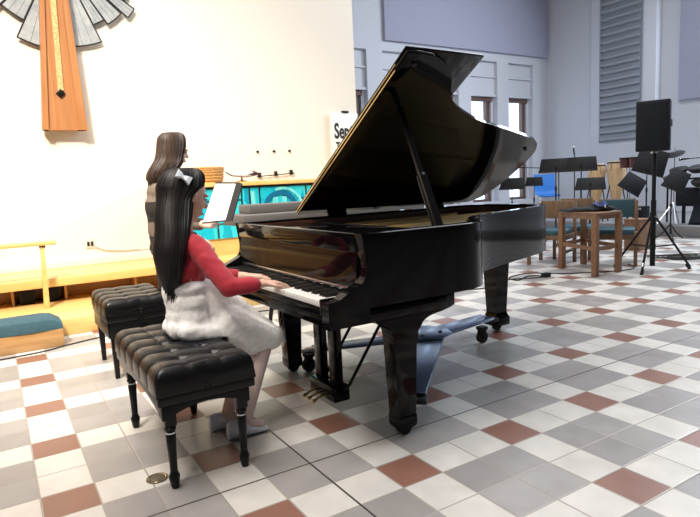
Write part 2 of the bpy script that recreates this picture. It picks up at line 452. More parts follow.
# wooden communion rail and kneeler
r = thing('communion_rail', 'pale wooden hand rail on a single post standing on the step', 'rail', (-1.05, 4.40, .15))
obj('post', MB().prism([(-1.035, .15), (-.985, .15), (-.975, .735), (-1.01, .735)], 'y', 4.37, 4.43, .004), 'maple', r)
obj('post_cap', MB().box((-1.02, 4.37, .735), (-.965, 4.43, .762), .003), 'brass', r)
obj('post', MB().box((-2.6, 4.37, .15), (-2.55, 4.43, .735), .004), 'maple', r)
obj('handrail', MB().box((-3.2, 4.35, .762), (-.87, 4.46, .80), .012), 'maple', r)
k = thing('kneeler', 'low wooden kneeler with a teal cushion in front of the step', 'kneeler', (-1.7, 3.48, 0))
obj('base', MB().box((-2.6, 3.33, 0), (-.975, 3.66, .145), .006), 'oak', k)
cu = MB(); rings = []
for i in range(25):
    x = -2.6 + i * (1.625 / 24); e = max(0, (i - 22) / 2); rr = math.sqrt(max(0, 1 - e * e * .92))
    rings.append([(x, 3.495 + (.168 + .004 * math.sin(i)) * cx * (.92 + .08 * rr), min(.145, .145) + .105 * cz * (.3 + .7 * rr)) for cx, cz in ((-1, 0), (-1, .55), (-.93, .85), (-.7, 1), (0, 1.04), (.7, 1), (.93, .85), (1, .55), (1, 0))])
cu.loft(rings); obj('cushion', cu, 'teal_fabric', k)

# wall outlet and its lead
o = thing('wall_outlet', 'pale wall outlet on the cream wall above the steps', 'outlet', (-.43, YL, .60))
obj('plate', MB().box((-.475, YL - .012, .605), (-.385, YL, .715), .004), 'outlet', o)
for x in (-.45, -.41):
    obj('socket', MB().box((x - .013, YL - .02, .635), (x + .013, YL - .01, .685), .003), 'lead', o)
tag(obj('extension_lead', rail([(-.385, YL - .02, .63), (-.28, YL - .02, .58), (-.12, YL - .02, .555), (.02, YL - .02, .55), (.2, YL - .02, .535), (.5, YL - .02, .525)], .008, 6), 'pale_cable'), 'pale cord running along the cream wall from the outlet', 'cord')

# cross with its fan of leaded grey glass
cr = thing('wall_cross', 'tall wooden cross with gold mosaic stripe and grey glass rays on the wall', 'cross', (-.57, YL, 1.94))
def strip(x0a, x1a, x0b, x1b, za, zb, y0, y1, mb):   # tapering upright board
    mb.loft([[(x0a, y0, za), (x1a, y0, za), (x1a, y1, za), (x0a, y1, za)], [(x0b, y0, zb), (x1b, y0, zb), (x1b, y1, zb), (x0b, y1, zb)]]); return mb
ZA, ZB = 1.945, 4.5
obj('upright', strip(-.785, -.375, -.585, -.485, ZA, ZB, YL - .16, YL - .03, MB()), 'cross_wood', cr)
obj('side_board', strip(-.805, -.745, -.60, -.565, ZA, ZB, YL - .19, YL - .06, MB()), 'cross_wood', cr)
obj('side_board', strip(-.445, -.355, -.50, -.465, ZA, ZB, YL - .19, YL - .06, MB()), 'cross_wood', cr)
obj('mosaic_stripe', strip(-.612, -.555, -.565, -.515, 2.37, ZB, YL - .178, YL - .155, MB()), 'mosaic', cr)
dm = MB().box((-.035, -.012, -.035), (.035, .012, .035), .003, Matrix.Translation((-.588, YL - .168, 2.335)) @ Matrix.Rotation(PI / 4, 4, 'Y'))
obj('diamond_inset', dm, 'eye', cr, label='dark red-brown diamond inset')
obj('wall_mount', MB().box((-.58, YL - .04, 2.0), (-.50, YL, ZB)), 'cross_wood', cr)
RC = V((-.48, 3.853))      # centre of the rays
def ray_panel(a0, a1, r1, r0=.25, n=3):
    """angles in degrees measured from straight down, positive to the right"""
    P = lambda a, rr: V((RC.x + rr * math.sin(math.radians(a)), RC.y - rr * math.cos(math.radians(a))))
    Y = YL - .05
    poly = [P(a0, r0), P(a0, r1)] + [P(a0 + (a1 - a0) * k / 4, r1) for k in (1, 2, 3)] + [P(a1, r1), P(a1, r0)]
    g = obj('glass_ray', MB().prism([(p.x, p.y) for p in poly], 'y', Y - .008, Y), 'ray_glass', cr)
    f = MB(); q = [V((p.x, Y - .006, p.y)) for p in poly]
    for i in range(len(q) - 1): f.cyl(q[i], q[i + 1], .0085, n=6)
    for k in range(1, n):
        a = a0 + (a1 - a0) * k / n
        p0, p1 = P(a, r0), P(a, r1); f.cyl((p0.x, Y - .006, p0.y), (p1.x, Y - .006, p1.y), .003, n=5)
    obj('leading', f, 'lead', g)
for a0, a1, r1 in ((4.5, 23, .985), (23.4, 33.2, .79), (33.6, 47.4, .848), (48.8, 57.1, .927), (57.6, 72, .80), (72.5, 90, .90), (-26.2, -5, 1.035), (-43, -26.7, .835), (-58, -43.5, .90), (-75, -58.5, .82)):
    ray_panel(a0, a1, r1)

# coat-peg style rack and dots on the wall above the cabinet
for n, (x, lab) in enumerate(((1.745, 'left of three small dark pegs high on the cream wall'), (1.985, 'middle of three small dark pegs high on the cream wall'), (2.22, 'right of three small dark pegs high on the cream wall'))):
    tag(obj('wall_peg', MB().cyl((x, YL, 1.695 + .004 * n), (x, YL - .03, 1.695 + .004 * n), .016, n=12), 'black_metal'), lab, 'peg', 'pegs on the cream wall')
hk = thing('hook_rail', 'thin black rail with three hooks on the wall above the cabinet', 'hook rail', (1.98, YL, 1.36))
obj('bar', MB().cyl((1.70, YL - .035, 1.365), (2.27, YL - .035, 1.395), .006, n=8), 'black_metal', hk)
for n, x in enumerate((1.745, 1.985, 2.22)):
    z = 1.372 + .013 * n
    obj('hook', MB().box((x - .016, YL - .05, z - .02), (x + .016, YL, z + .045), .004), 'black_metal', hk)

# long cabinet with the turquoise glass front
cb = thing('stained_glass_cabinet', 'long pale wood cabinet with a turquoise stained glass front by the wall', 'cabinet', (1.6, 5.2, .415))
obj('body', MB().box((.55, 4.97, .415), (2.86, 5.40, 1.25), .004), 'maple', cb)
obj('top', MB().box((.45, 4.90, 1.25), (2.92, 5.43, 1.302), .006), 'maple', cb)
obj('dark_rail', MB().box((.60, 4.935, 1.222), (2.30, 4.97, 1.25)), 'lead', cb)  # dark strip along the front just below the top
gp = obj('glass_panel', MB().box((.62, 4.945, .62), (2.80, 4.97, 1.222)), 'stained', cb)
ld = MB()
for x in (.95, 1.28, 1.385, 1.52, 2.18, 2.27, 2.5): ld.box((x - .008, 4.936, .62), (x + .008, 4.95, 1.222))
for z, xa, xb in ((1.08, .62, 1.28), (.98, 1.28, 1.55), (1.06, 2.05, 2.5), (.80, .62, 2.8)): ld.box((xa, 4.936, z - .006), (xb, 4.95, z + .006))
obj('leading', ld, 'lead', gp)
def arch(cx, cz, r0, r1, y0, y1, a0=0, a1=PI, n=20):
    m = MB(); rings = []
    for i in range(n + 1):
        a = a0 + (a1 - a0) * i / n
        rings.append([(cx + rr * math.cos(a), y, cz + rr * math.sin(a)) for rr, y in ((r0, y0), (r1, y0), (r1, y1), (r0, y1))])
    return m.loft(rings)
obj('glass_arch', arch(1.80, .93, .185, .245, 4.930, 4.946), 'stained_blue', gp)
obj('glass_arch', arch(1.84, .92, .26, .295, 4.934, 4.946, .1, PI * .62), 'stained_pale', gp)
for x0, x1, z0, z1 in ((1.70, 1.77, .7, 1.09), (1.83, 1.89, .7, 1.09), (1.40, 1.46, .85, 1.18), (2.30, 2.42, .85, 1.19)):
    obj('glass_light', MB().box((x0, 4.934, z0), (x1, 4.946, z1)), 'stained_pale', gp)
# basket
bk = thing('wicker_basket', 'round brown wicker basket on the cabinet top', 'basket', (.925, 5.14, 1.302))
obj('bowl', MB().lathe([(.0, 0), (.17, 0), (.195, .05), (.208, .17), (.218, .178), (.208, .19), (.19, .18), (.18, .06), (.16, .02), (0, .02)], n=32), 'wicker', bk, local=True)
bd = MB()
for z, rr in ((.03, .189), (.065, .2), (.10, .203), (.135, .207), (.16, .209)):
    bd.tube([((rr + .003 * (-1) ** k) * math.cos(2 * PI * k / 48) * 1, (rr + .003 * (-1) ** k) * math.sin(2 * PI * k / 48), z) for k in range(49)], .007, 5)
obj('weave', bd, 'wicker', bk, local=True)
bh = MB()
for s in (-1,): bh.tube(catmull([(s * .20, -.05, .15), (s * .25, -.03, .165), (s * .25, .03, .165), (s * .20, .05, .15)], 6), .01, 6)
obj('handle', bh, 'wicker', bk, local=True)
# open book on a small stand
bs = thing('book_stand', 'open book on a small brass stand on the cabinet top', 'book stand', (1.36, 5.1, 1.302))
obj('foot', MB().lathe([(.0, 0), (.075, 0), (.07, .012), (.015, .02), (.012, .07), (.02, .085), (.0, .09)], n=16), 'brass', bs, local=True)
obj('book', MB().prism([(-.17, .105), (0, .085), (.13, .105), (.13, .125), (.0, .108), (-.17, .125)], 'y', -.12, .10, .002).xform(Matrix.Rotation(.22, 4, 'X')), 'paper', bs, local=True)
obj('book_cover', MB().prism([(-.18, .097), (0, .077), (.20, .110), (.20, .116), (0, .084), (-.18, .104)], 'y', -.13, .11).xform(Matrix.Rotation(.22, 4, 'X')), 'felt_red', bs, local=True)
obj('page_ribbon', MB().prism([(.02, .118), (.13, .140), (.22, .112), (.08, .108)], 'y', -.125, -.121).xform(Matrix.Rotation(.22, 4, 'X')), 'trousers', bs, local=True)

# poster hanging at the end of the wall
ps = thing('poster', 'white hanging poster with bold black lettering half behind the piano lid', 'poster', (3.12, YL, 1.5))
obj('sheet', MB().box((2.885, YL - .045, 1.35), (3.345, YL - .035, 2.235), .002), 'paper', ps)
obj('hanger', MB().box((3.08, YL - .06, 2.235), (3.19, YL - .02, 2.262), .006), 'black_metal', ps)
obj('backing', MB().box((2.90, YL - .035, 1.36), (3.335, YL, 2.22)), 'paper', ps)
def lettering(name, txt, x, z, size, sx, y, parent, off=.0):
    cu = bpy.data.curves.new(name, 'FONT'); cu.body = txt; cu.size = size; cu.extrude = .002; cu.offset = off; cu.resolution_u = 4
    o = bpy.data.objects.new(name + '_tmp', cu); COL.objects.link(o)
    dg = bpy.context.evaluated_depsgraph_get(); dg.update()
    me = bpy.data.meshes.new_from_object(o.evaluated_get(dg)); bpy.data.objects.remove(o); bpy.data.curves.remove(cu)
    me.transform(Matrix.Translation((x, y, z)) @ Matrix.Rotation(PI / 2, 4, 'X') @ Matrix.Diagonal((sx, 1, 1, 1)))
    return obj(name, me, 'ink', parent)
lettering('lettering', 'Sept', 2.935, 1.875, .30, .60, YL - .048, ps, .008)
lettering('lettering', 'Tu', 2.955, 1.70, .17, .6, YL - .048, ps, .005)

# ------------------------------------------------------------------ grand piano
PY = .90
pn = thing('grand_piano', 'long black grand piano with its lid propped open', 'piano', (.6, PY, 0))
RR = catmull([(-.046, .17), (.2, .17), (.40, .17), (.54, .175), (.63, .20), (.715, .265), (.795, .355), (.87, .45), (1.005, .53), (1.231, .615), (1.576, .725), (1.86, .83), (1.99, .92), (2.045, 1.04), (2.055, 1.2), (2.04, 1.40), (1.98, 1.55), (1.86, 1.62), (1.6, 1.63), (1.0, 1.63), (.4, 1.63), (-.046, 1.63)], 5)
RR = [V((p[0], p[1])) for p in [(q.x, q.y) for q in [V((a.x, a.y, 0)) if len(a) == 3 else V((a.x, a.y, 0)) for a in RR]]]
def inset(path, d):
    out = []
    for i, p in enumerate(path):
        t = path[min(i + 1, len(path) - 1)] - path[max(i - 1, 0)]; t = t.normalized()
        out.append(p + V((-t.y, t.x)) * d)
    return out
def ring(o, i, z0, z1):
    m = MB(); rings = []
    for a, b in zip(o, i): rings.append([(a.x, a.y, z0), (a.x, a.y, z1 - .004), (a.x * .9 + b.x * .1, a.y * .9 + b.y * .1, z1), (b.x * .9 + a.x * .1, b.y * .9 + a.y * .1, z1), (b.x, b.y, z1 - .004), (b.x, b.y, z0)])
    return m.loft(rings)
RI = inset(RR, .055); RI2 = inset(RR, .060)
obj('rim', ring(RR, RI, .678, 1.0), 'lacquer', pn)
obj('inner_rim', ring(RI, inset(RR, .062), .84, .985), 'mahogany', pn)
RB = inset(RR, .064)
obj('soundboard', MB().prism([(p.x, p.y) for p in RB], 'z', .80, .815), 'spruce', pn)
obj('case_bottom', MB().prism([(p.x, p.y) for p in RB], 'z', .69, .705), 'lacquer_worn', pn)
pl = [p for p in inset(RR, .085) if p.x > .33]
plate = obj('iron_plate', MB().prism([(.33, pl[0].y)] + [(p.x, p.y) for p in pl] + [(.33, pl[-1].y)], 'z', .885, .905), 'gold_plate', pn)
sm = MB()
for (a, b, wd) in (((.36, .62), (1.15, .80), .03), ((.36, .92), (1.65, 1.08), .03), ((.36, 1.20), (1.90, 1.32), .03), ((.36, 1.42), (1.7, 1.53), .03)):
    d = V((b[0] - a[0], b[1] - a[1], 0)).normalized(); n = V((-d.y, d.x, 0)) * wd / 2
    A, B = V((*a, .905)), V((*b, .905)); up = V((0, 0, .045))
    sm.loft([[A - n, A + n, A + n * .6 + up, A - n * .6 + up], [B - n, B + n, B + n * .6 + up, B - n * .6 + up]])
obj('plate_strut', sm, 'gold_plate', plate)
rs = MB()
for (x, y) in ((.52, .34), (.60, .52), (.70, .70)): rs.lathe([(.0, .905), (.05, .905), (.05, .93), (.042, .935), (.03, .915), (0, .915)], (x, y, 0), 20)
obj('plate_rosette', rs, 'felt_red', plate)
sg = MB(); SP = [(p.x, p.y) for p in inset(RR, .11)]
def inside(x, y):
    c_ = False
    for a, b in zip(SP, SP[1:] + SP[:1]):
        if (a[1] > y) != (b[1] > y) and x < (b[0] - a[0]) * (y - a[1]) / (b[1] - a[1]) + a[0]: c_ = not c_
    return c_
for i in range(64):
    y = .30 + i * (1.22 / 63); e = .40
    while e < 1.95 and inside(e + .02, y + .10 * (e - .34)): e += .02
    sg.cyl((.36, y, .932), (e, y + .10 * (e - .36), .928), .0016, n=4)
s_ = obj('strings', sg, 'string', pn); s_['kind'] = 'stuff'
obj('damper_rail', MB().box((.46, .30, .925), (.50, 1.55, .965), .004), 'lacquer_worn', pn)
obj('pin_block', MB().box((-.025, .232, .90), (.33, 1.568, .925), .003), 'gold_plate', pn)
tp = MB()
for i in range(60):
    for j in range(3):
        x, y = .10 + j * .07 + .02 * (i % 2), .27 + i * (1.26 / 59); tp.cyl((x, y, .92), (x, y, .955), .0035, n=5)
t_ = obj('tuning_pins', tp, 'steel', pn); t_['kind'] = 'stuff'
obj('stretcher', MB().box((-.075, .226, .915), (-.03, 1.574, .998), .006), 'lacquer', pn)
# music-desk tray lying flat behind the stretcher
obj('music_shelf', MB().box((.04, .245, .965), (.335, 1.555, .980), .004), 'lacquer', pn)
fb = MB().prism([(-.075, .752), (-.045, .745), (-.035, .914), (-.062, .914), (-.066, .89)], 'y', .228, 1.572)
fbo = obj('fallboard', fb, 'lacquer', pn)
obj('fallboard_edge', MB().box((-.080, .255, .744), (-.070, 1.545, .760), .003), 'steel', fbo)
obj('keybed', MB().box((-.242, .175, .612), (.40, 1.625, .664), .008), 'lacquer', pn)
obj('key_frame', MB().box((-.235, .232, .664), (-.04, 1.568, .698)), 'lacquer_worn', pn)
obj('key_slip', MB().box((-.246, .232, .666), (-.236, 1.568, .700), .004), 'lacquer', pn)
for y0, y1 in ((.17, .228), (1.572, 1.63)):
    prof = [(-.250, .612), (-.250, .718)] + [(p.x, p.y) for p in catmull([(-.246, .726), (-.20, .732), (-.16, .752), (-.12, .770), (-.083, .789), (-.064, .812), (-.056, .863), (-.064, .93), (-.074, 1.0)], 5)] + [(-.045, 1.0), (-.045, .612)]
    obj('key_arm', MB().prism(prof, 'y', y0, y1), 'lacquer', pn)
for y0, y1 in ((.230, .252), (1.548, 1.570)): obj('key_block', MB().box((-.249, y0, .664), (-.075, y1, .735), .005), 'lacquer', pn)
# keys
K0, KW = 1.546, 1.292 / 52
wk = MB().box((-.244, -KW / 2 + .0006, .700), (-.066, KW / 2 - .0006, .726), .0012).mesh('white_key')
bkm = MB().loft([[(-.190, -.006, .722), (-.190, .006, .722), (-.066, .006, .722), (-.066, -.006, .722)], [(-.184, -.0045, .739), (-.184, .0045, .739), (-.066, .0045, .739), (-.066, -.0045, .739)]]).mesh('black_key')
wk.materials.append(M['ivory']); bkm.materials.append(M['ebony'])
names = 'ABCDEFG'
for me in (wk, bkm): me.transform(Matrix.Translation((-.6, 0, 0)))
for i in range(52):
    y = K0 - (i + .5) * KW - PY
    o = bpy.data.objects.new('white_key', wk); COL.objects.link(o); o.parent = pn; o.location = (0, y, 0)
    if names[i % 7] in 'ACDFG' and i < 51:
        o = bpy.data.objects.new('black_key', bkm); COL.objects.link(o); o.parent = pn; o.location = (0, y - KW / 2, 0)
# legs
def front_leg(y):
    prof = [(-.02, .612), (-.02, .590)] + [(p.x, p.y) for p in catmull([(.04, .582), (.10, .560), (.128, .52), (.136, .46)], 4)] + [(.156, .04), (.250, .04), (.268, .46)] + [(p.x, p.y) for p in catmull([(.274, .49), (.298, .535), (.35, .565), (.43, .578)], 4)] + [(.50, .590), (.50, .612)]
    lg = obj('leg', MB().prism(prof, 'y', y - .045, y + .045, .005), 'lacquer', pn)
    obj('leg_foot', MB().box((.152, y - .049, .05), (.254, y + .049, .10), .004), 'lacquer', lg)
    c = MB().box((.17, y - .03, .025), (.24, y + .03, .045), .004)
    obj('caster', c.cyl((.205, y - .022, .032), (.205, y + .022, .032), .032, n=18), 'black_metal', lg)
front_leg(.30); front_leg(1.50)
tx, ty = 1.95, 1.365
lt = obj('leg', MB().loft([[(tx + a * w, ty + b * w, z) for a, b in ((-1, -1), (1, -1), (1, 1), (-1, 1))] for w, z in ((.070, .10), (.055, .15), (.055, .16), (.075, .64), (.10, .65), (.10, .678))]), 'lacquer', pn)
obj('leg_foot', MB().box((tx - .075, ty - .075, .045), (tx + .075, ty + .075, .12), .012), 'lacquer', lt)
obj('caster', MB().cyl((tx, ty - .022, .032), (tx, ty + .022, .032), .032, n=18).box((tx - .03, ty - .03, .04), (tx + .03, ty + .03, .07), .004), 'black_metal', lt)
obj('rim_block', MB().box((.05, .195, .612), (.46, .30, .680), .006), 'lacquer', pn)
obj('rim_block', MB().box((.05, 1.50, .612), (.46, 1.605, .680), .006), 'lacquer', pn)
# pedal lyre
ly = obj('pedal_lyre', MB().box((.06, .71, .055), (.16, .985, .140), .008), 'lacquer', pn)
for y in (.765, .925): obj('lyre_post', MB().box((.085, y - .034, .13), (.135, y + .034, .615), .006), 'lacquer', ly)
obj('lyre_top', MB().box((.06, .70, .585), (.19, .99, .614), .006), 'lacquer', ly)
for y in (.79, .845, .90):
    obj('pedal', MB().tube(catmull([(.08, y, .085), (.02, y, .080), (-.01, y, .070), (-.03, y, .062)], 4), [.007] * 8 + [.010, .011, .012, .012, .010], 8), 'brass', ly)
for y in (.72, .97): obj('lyre_brace', MB().cyl((.16, y, .13), (.52, y - .05, .69), .009, n=8), 'lacquer_worn', ly)
# lid
TH = math.radians(32.2); LO = V((0, 1.63, 1.018)); LT = V((0, -math.cos(TH), math.sin(TH))); LN = V((0, math.sin(TH), math.cos(TH)))
def lp(s, t, h): return LO + V((s, 0, 0)) + LT * t + LN * h
main = [(.368, 0), (.368, 1.485), (.45, 1.485)] + [(p.x, p.y) for p in catmull([V((.53, 1.48, 0)), V((.64, 1.435, 0)), V((.73, 1.36, 0)), V((.80, 1.26, 0)), V((.87, 1.18, 0)), V((1.005, 1.097, 0)), V((1.231, 1.006, 0)), V((1.576, .916, 0)), V((1.889, .823, 0)), V((2.0, .744, 0)), V((2.06, .624, 0)), V((2.075, .42, 0)), V((2.055, .205, 0)), V((2.0, .06, 0)), V((1.90, 0, 0))], 5)]
def slab(poly, h0, h1, bev=.004):
    m = MB(); r0 = [lp(s, t, h0) for s, t in poly]; r1 = [lp(s, t, h1) for s, t in poly]
    m.loft([r0, r1])
    if bev: bmesh.ops.bevel(m.bm, geom=[e for e in m.bm.edges], offset=bev, segments=2, affect='EDGES', profile=.5)
    return m
lid = obj('lid', slab(main, 0, .022), 'lacquer', pn)
obj('lid_flap', slab([(.368, 0), (.368, 1.485), (.875, 1.485), (.875, 0)], .026, .044), 'lacquer', lid)
obj('flap_hinge', slab([(.362, .01), (.362, 1.38), (.374, 1.38), (.374, .01)], .020, .028, .001), 'brass', lid)
obj('lid_edge_strip', slab([(.364, .01), (.364, 1.36), (.369, 1.36), (.369, .01)], .003, .008, 0), 'brass', lid)
obj('lid_hinge', MB().box((.6, 1.612, 1.0), (.75, 1.636, 1.02), .003).box((1.5, 1.612, 1.0), (1.65, 1.636, 1.02), .003), 'lacquer_worn', lid)
bp_ = MB()
for s, t in ((.44, 1.42), (1.9, .72)): bp_.cyl(lp(s, t, -.012), lp(s, t, 0), .012, n=12)
obj('lid_bumper', bp_, 'rubber', lid)
A, B = V((.405, .235, .975)), lp(.53, 1.125, -.004)
d = (B - A).normalized(); a_, b_, _ = frame(d)
ss = MB()
def barr(mb, p, q, w, t):
    mb.loft([[P + a_ * w * i + b_ * t * j for i, j in ((-1, -1), (1, -1), (1, 1), (-1, 1))] for P in (p, q)])
barr(ss, A, A.lerp(B, .985), .013, .010)
pr = obj('prop_stick', ss, 'lacquer_worn', pn)
st2 = MB(); barr(st2, A + b_ * .018, A.lerp(B, .42) + b_ * .018, .018, .006); barr(st2, A - b_ * .018, A.lerp(B, .42) - b_ * .018, .018, .006)
obj('prop_brace', st2, 'lacquer_worn', pr)
obj('prop_pin', MB().cyl(A.lerp(B, .40) - b_ * .025, A.lerp(B, .40) + b_ * .025, .008, n=12), 'steel', pr)
obj('prop_tip', MB().cyl(A.lerp(B, .98), B, .012, n=10), 'black_metal', pr)

# dolly the piano stands on
dl = thing('piano_dolly', 'three-armed grey wheeled dolly under the black piano', 'dolly', (1.10, 1.22, 0))
C0 = V((1.10, 1.22))
def plate_between(a, b, w0, w1, z0, z1):
    a, b = V(a), V(b); dd = (b - a).normalized(); n = V((-dd.y, dd.x))
    return MB().prism([tuple(a - n * w0), tuple(b - n * w1), tuple(b + n * w1), tuple(a + n * w0)], 'z', z0, z1, .004)
obj('hub_plate', MB().prism([(C0.x + .19 * math.cos(a), C0.y + .19 * math.sin(a)) for a in [PI / 4 + k * PI / 4 for k in range(8)]], 'z', .150, .162, .003), 'dolly_window_tint', dl)
for (e, w0, w1, cc_) in (((.36, .40), .135, .055, (.27, .40)), ((.34, 1.46), .08, .055, (.288, 1.43)), ((1.80, 1.32), .10, .07, (1.60, 1.175))):
    e = V(e); dd = (e - C0).normalized()
    am = obj('arm', plate_between(C0 + dd * .02, e, w0, w1, .125, .148), 'dolly_window_tint', dl)
    obj('cup', plate_between(e - dd * .03, e + dd * .07, .06, .06, .10, .124), 'black_metal', am)
    c = V(cc_)
    cs = obj('caster', MB().cyl((c.x, c.y - .016, .045), (c.x, c.y + .016, .045), .045, n=20), 'rubber', am)
    obj('caster_fork', MB().box((c.x - .02, c.y - .026, .04), (c.x + .02, c.y - .019, .11)).box((c.x - .02, c.y + .019, .04), (c.x + .02, c.y + .026, .11)).box((c.x - .03, c.y - .03, .10), (c.x + .03, c.y + .03, .124)).cyl((c.x, c.y - .03, .045), (c.x, c.y + .03, .045), .008, n=8), 'black_metal', cs)
bolt = MB()
for x, y in ((1.02, 1.15), (1.18, 1.15), (1.10, 1.32), (1.02, 1.29)): bolt.cyl((x, y, .16), (x, y, .170), .012, n=8)
obj('bolts', bolt, 'black_metal', dl)

# ------------------------------------------------------------------ tufted benches
def make_bench(name, label, loc, W, L, hgt, nr, knob_side=0, ov=.034, plain=False):
    """W along local x, L along local y; origin on the floor at the centre"""
    t = thing(name, label, 'bench', loc)
    a0 = hgt - .195
    # tufted seat
    nx, ny = 36, 84
    cm = MB(); hx, hy = W / 2 + ov, L / 2 + ov
    def top(u, v):
        d = min(u, 1 - u) * W; e = min(v, 1 - v) * L
        m = min(d, e)
        edge = min(1, m / .045); ro = math.sqrt(max(0, 1 - (1 - edge) ** 2))
        r = abs(math.sin(PI * nr * v)) ** .55
        q = abs(math.sin(PI * 3 * u)) ** .5
        bt = 0
        for k in range(1, nr):
            for j in (1, 2):
                off = 0
                bt += math.exp(-(((v - k / nr) * L) ** 2 + ((u - j / 3 - off) * W) ** 2) / .00022)
        return hgt - .055 + .055 * ro * (.62 + .27 * r + .11 * q) - .018 * bt * ro
    ringsx = []
    for j in range(ny + 1):
        v = j / ny
        row = [(-hx, -hy + 2 * hy * v, hgt - .115)]
        for i in range(nx + 1):
            u = i / nx
            ri = abs(math.sin(PI * nr * v)) ** .6; rx = abs(math.sin(PI * 2 * u)) ** .6
            bx = .012 * (ri - .5) * (abs(2 * u - 1) ** 8); by = .014 * (rx - .5) * (abs(2 * v - 1) ** 14)
            row.append(((u - .5) * 2 * (hx + bx), (v - .5) * 2 * (hy + by), top(u, v)))
        row.append((hx, -hy + 2 * hy * v, hgt - .115))
        ringsx.append(row)
    cm.loft(ringsx, cap=True)
    obj('cushion', cm, 'leather', t, local=True, smooth=60)
    bt = MB()
    for k in range(1, nr):
        for j in (1, 2): bt.ell(((j / 3 - .5) * W, (k / nr - .5) * L, top(j / 3, k / nr) + .002), (.010, .010, .005), nu=10, nv=6)
    for y in (-hy, hy):
        for z in (hgt - .085, hgt - .108): bt.ell((0, y, z), (.009, .006, .009), nu=10, nv=6)
    obj('button', bt, 'leather', t, local=True)['kind'] = 'stuff'
    # upholstered band and apron
    obj('seat_band', MB().box((-W / 2 - ov + .004, -L / 2 - ov + .004, hgt - .155), (W / 2 + ov - .004, L / 2 + ov - .004, hgt - .113), .006), 'leather', t, local=True)
    def apron(poly_w, axis, lo, hi):
        h = poly_w / 2
        pts = [(-h, hgt - .155), (h, hgt - .155), (h, a0 - .03)] + [(h * math.cos(PI * k / 10) * .82, a0 + .02 - .03 * abs(math.cos(PI * k / 10)) ** 2) for k in range(11)] + [(-h, a0 - .03)]
        if plain: pts = [(-h, hgt - .155), (h, hgt - .155), (h, hgt - .255), (-h, hgt - .255)]
        return MB().prism(pts, axis, lo, hi, .002)
    for s in (-1, 1):
        obj('apron', apron(L, 'x', s * W / 2 - .012, s * W / 2 + .012), 'black_wood', t, local=True)
        obj('apron', apron(W, 'y', s * L / 2 - .012, s * L / 2 + .012), 'black_wood', t, local=True)
    for sx in (-1, 1):
        for sy in (-1, 1):
            x, y = sx * (W / 2 - .022), sy * (L / 2 - .026)
            m = MB().box((x - .024, y - .024, a0 - .06), (x + .024, y + .024, hgt - .15), .004)
            m.lathe([(.0, .0), (.014, 0), (.018, .012), (.021, .035), (.024, .052), (.019, .062), (.0155, .075), (.018, .16), (.0215, a0 - .10), (.017, a0 - .092), (.017, a0 - .085), (.024, a0 - .078), (.024, a0 - .068), (.018, a0 - .06), (0, a0 - .06)], (x, y, 0), 10)
            if plain: m = MB().loft([[(x + a * w_, y + b_ * w_, z) for a, b_ in ((-1, -1), (1, -1), (1, 1), (-1, 1))] for w_, z in ((.014, 0), (.024, hgt - .15))])
            lg = obj('leg', m, 'black_wood', t, local=True)
            if plain: continue
            obj('leg_collar', MB().lathe([(.0, a0 - .093), (.0205, a0 - .093), (.0205, a0 - .087), (0, a0 - .087)], (x, y, 0), 10), 'steel', lg, local=True)
    if knob_side:
        kb = MB().cyl((0, -L / 2 - .01, hgt - .16), (0, -L / 2 - ov - .02, hgt - .16), .018, n=16)
        obj('height_knob', kb, 'black_wood', t, local=True)
    return t
make_bench('piano_bench', 'black tufted leather bench the girl sits on, nearest the camera', (-.700, .838, 0), .350, .80, .525, 6)
make_bench('piano_bench', 'smaller black tufted bench by the wooden step, behind the girl', (-.60, 2.40, 0), .40, .58, .535, 4, 1, .02, True)

# ------------------------------------------------------------------ people
def head_parts(mb, c, fwd, up, H, w=1.0):
    f = V(fwd).normalized(); u = (V(up) - f * V(up).dot(f)).normalized(); l = u.cross(f)
    R = Matrix((f, l, u)).transposed()
    P = lambda a, b, d: V(c) + R @ V((a, b, d)) * H
    E = lambda p, r: mb.ell(P(*p), [x * H for x in r], R)
    E((-.07, 0, .13), (.40, .33 * w, .37)); E((.10, 0, -.10), (.27, .27 * w, .36)); E((.17, 0, -.36), (.155, .16, .13)); E((.22, 0, -.44), (.08, .09, .06))
    for s in (-1, 1):
        E((.20, s * .14, -.14), (.12, .115, .13)); E((.0, s * .315, -.04), (.075, .035, .115)); E((.315, s * .13, .085), (.06, .10, .035))
    mb.cap(P(.34, 0, .03), .030 * H, P(.43, 0, -.115), .048 * H); E((.40, .035, -.135), (.035, .03, .028)); E((.40, -.035, -.135), (.035, .03, .028))
    E((.335, 0, -.265), (.055, .105, .030)); E((.325, 0, -.315), (.055, .09, .032))
    return P, R
def eyes(P, R, H, parent, nm='eye'):
    m = MB()
    for s in (-1, 1): m.ell(P(.335, s * .13, .005), (.03 * H, .055 * H, .020 * H), R, 10, 8)
    obj('eyes', m, 'eye', parent)
    m = MB()
    m.ell(P(.378, 0, -.29), (.025 * H, .085 * H, .024 * H), R, 10, 8)
    obj('lips', m, 'lips', parent)
    m = MB()
    for s in (-1, 1): m.tube([P(.36, s * .06, .085), P(.37, s * .13, .11), P(.33, s * .21, .085)], .012 * H, 6)
    obj('eyebrows', m, 'eye', parent)
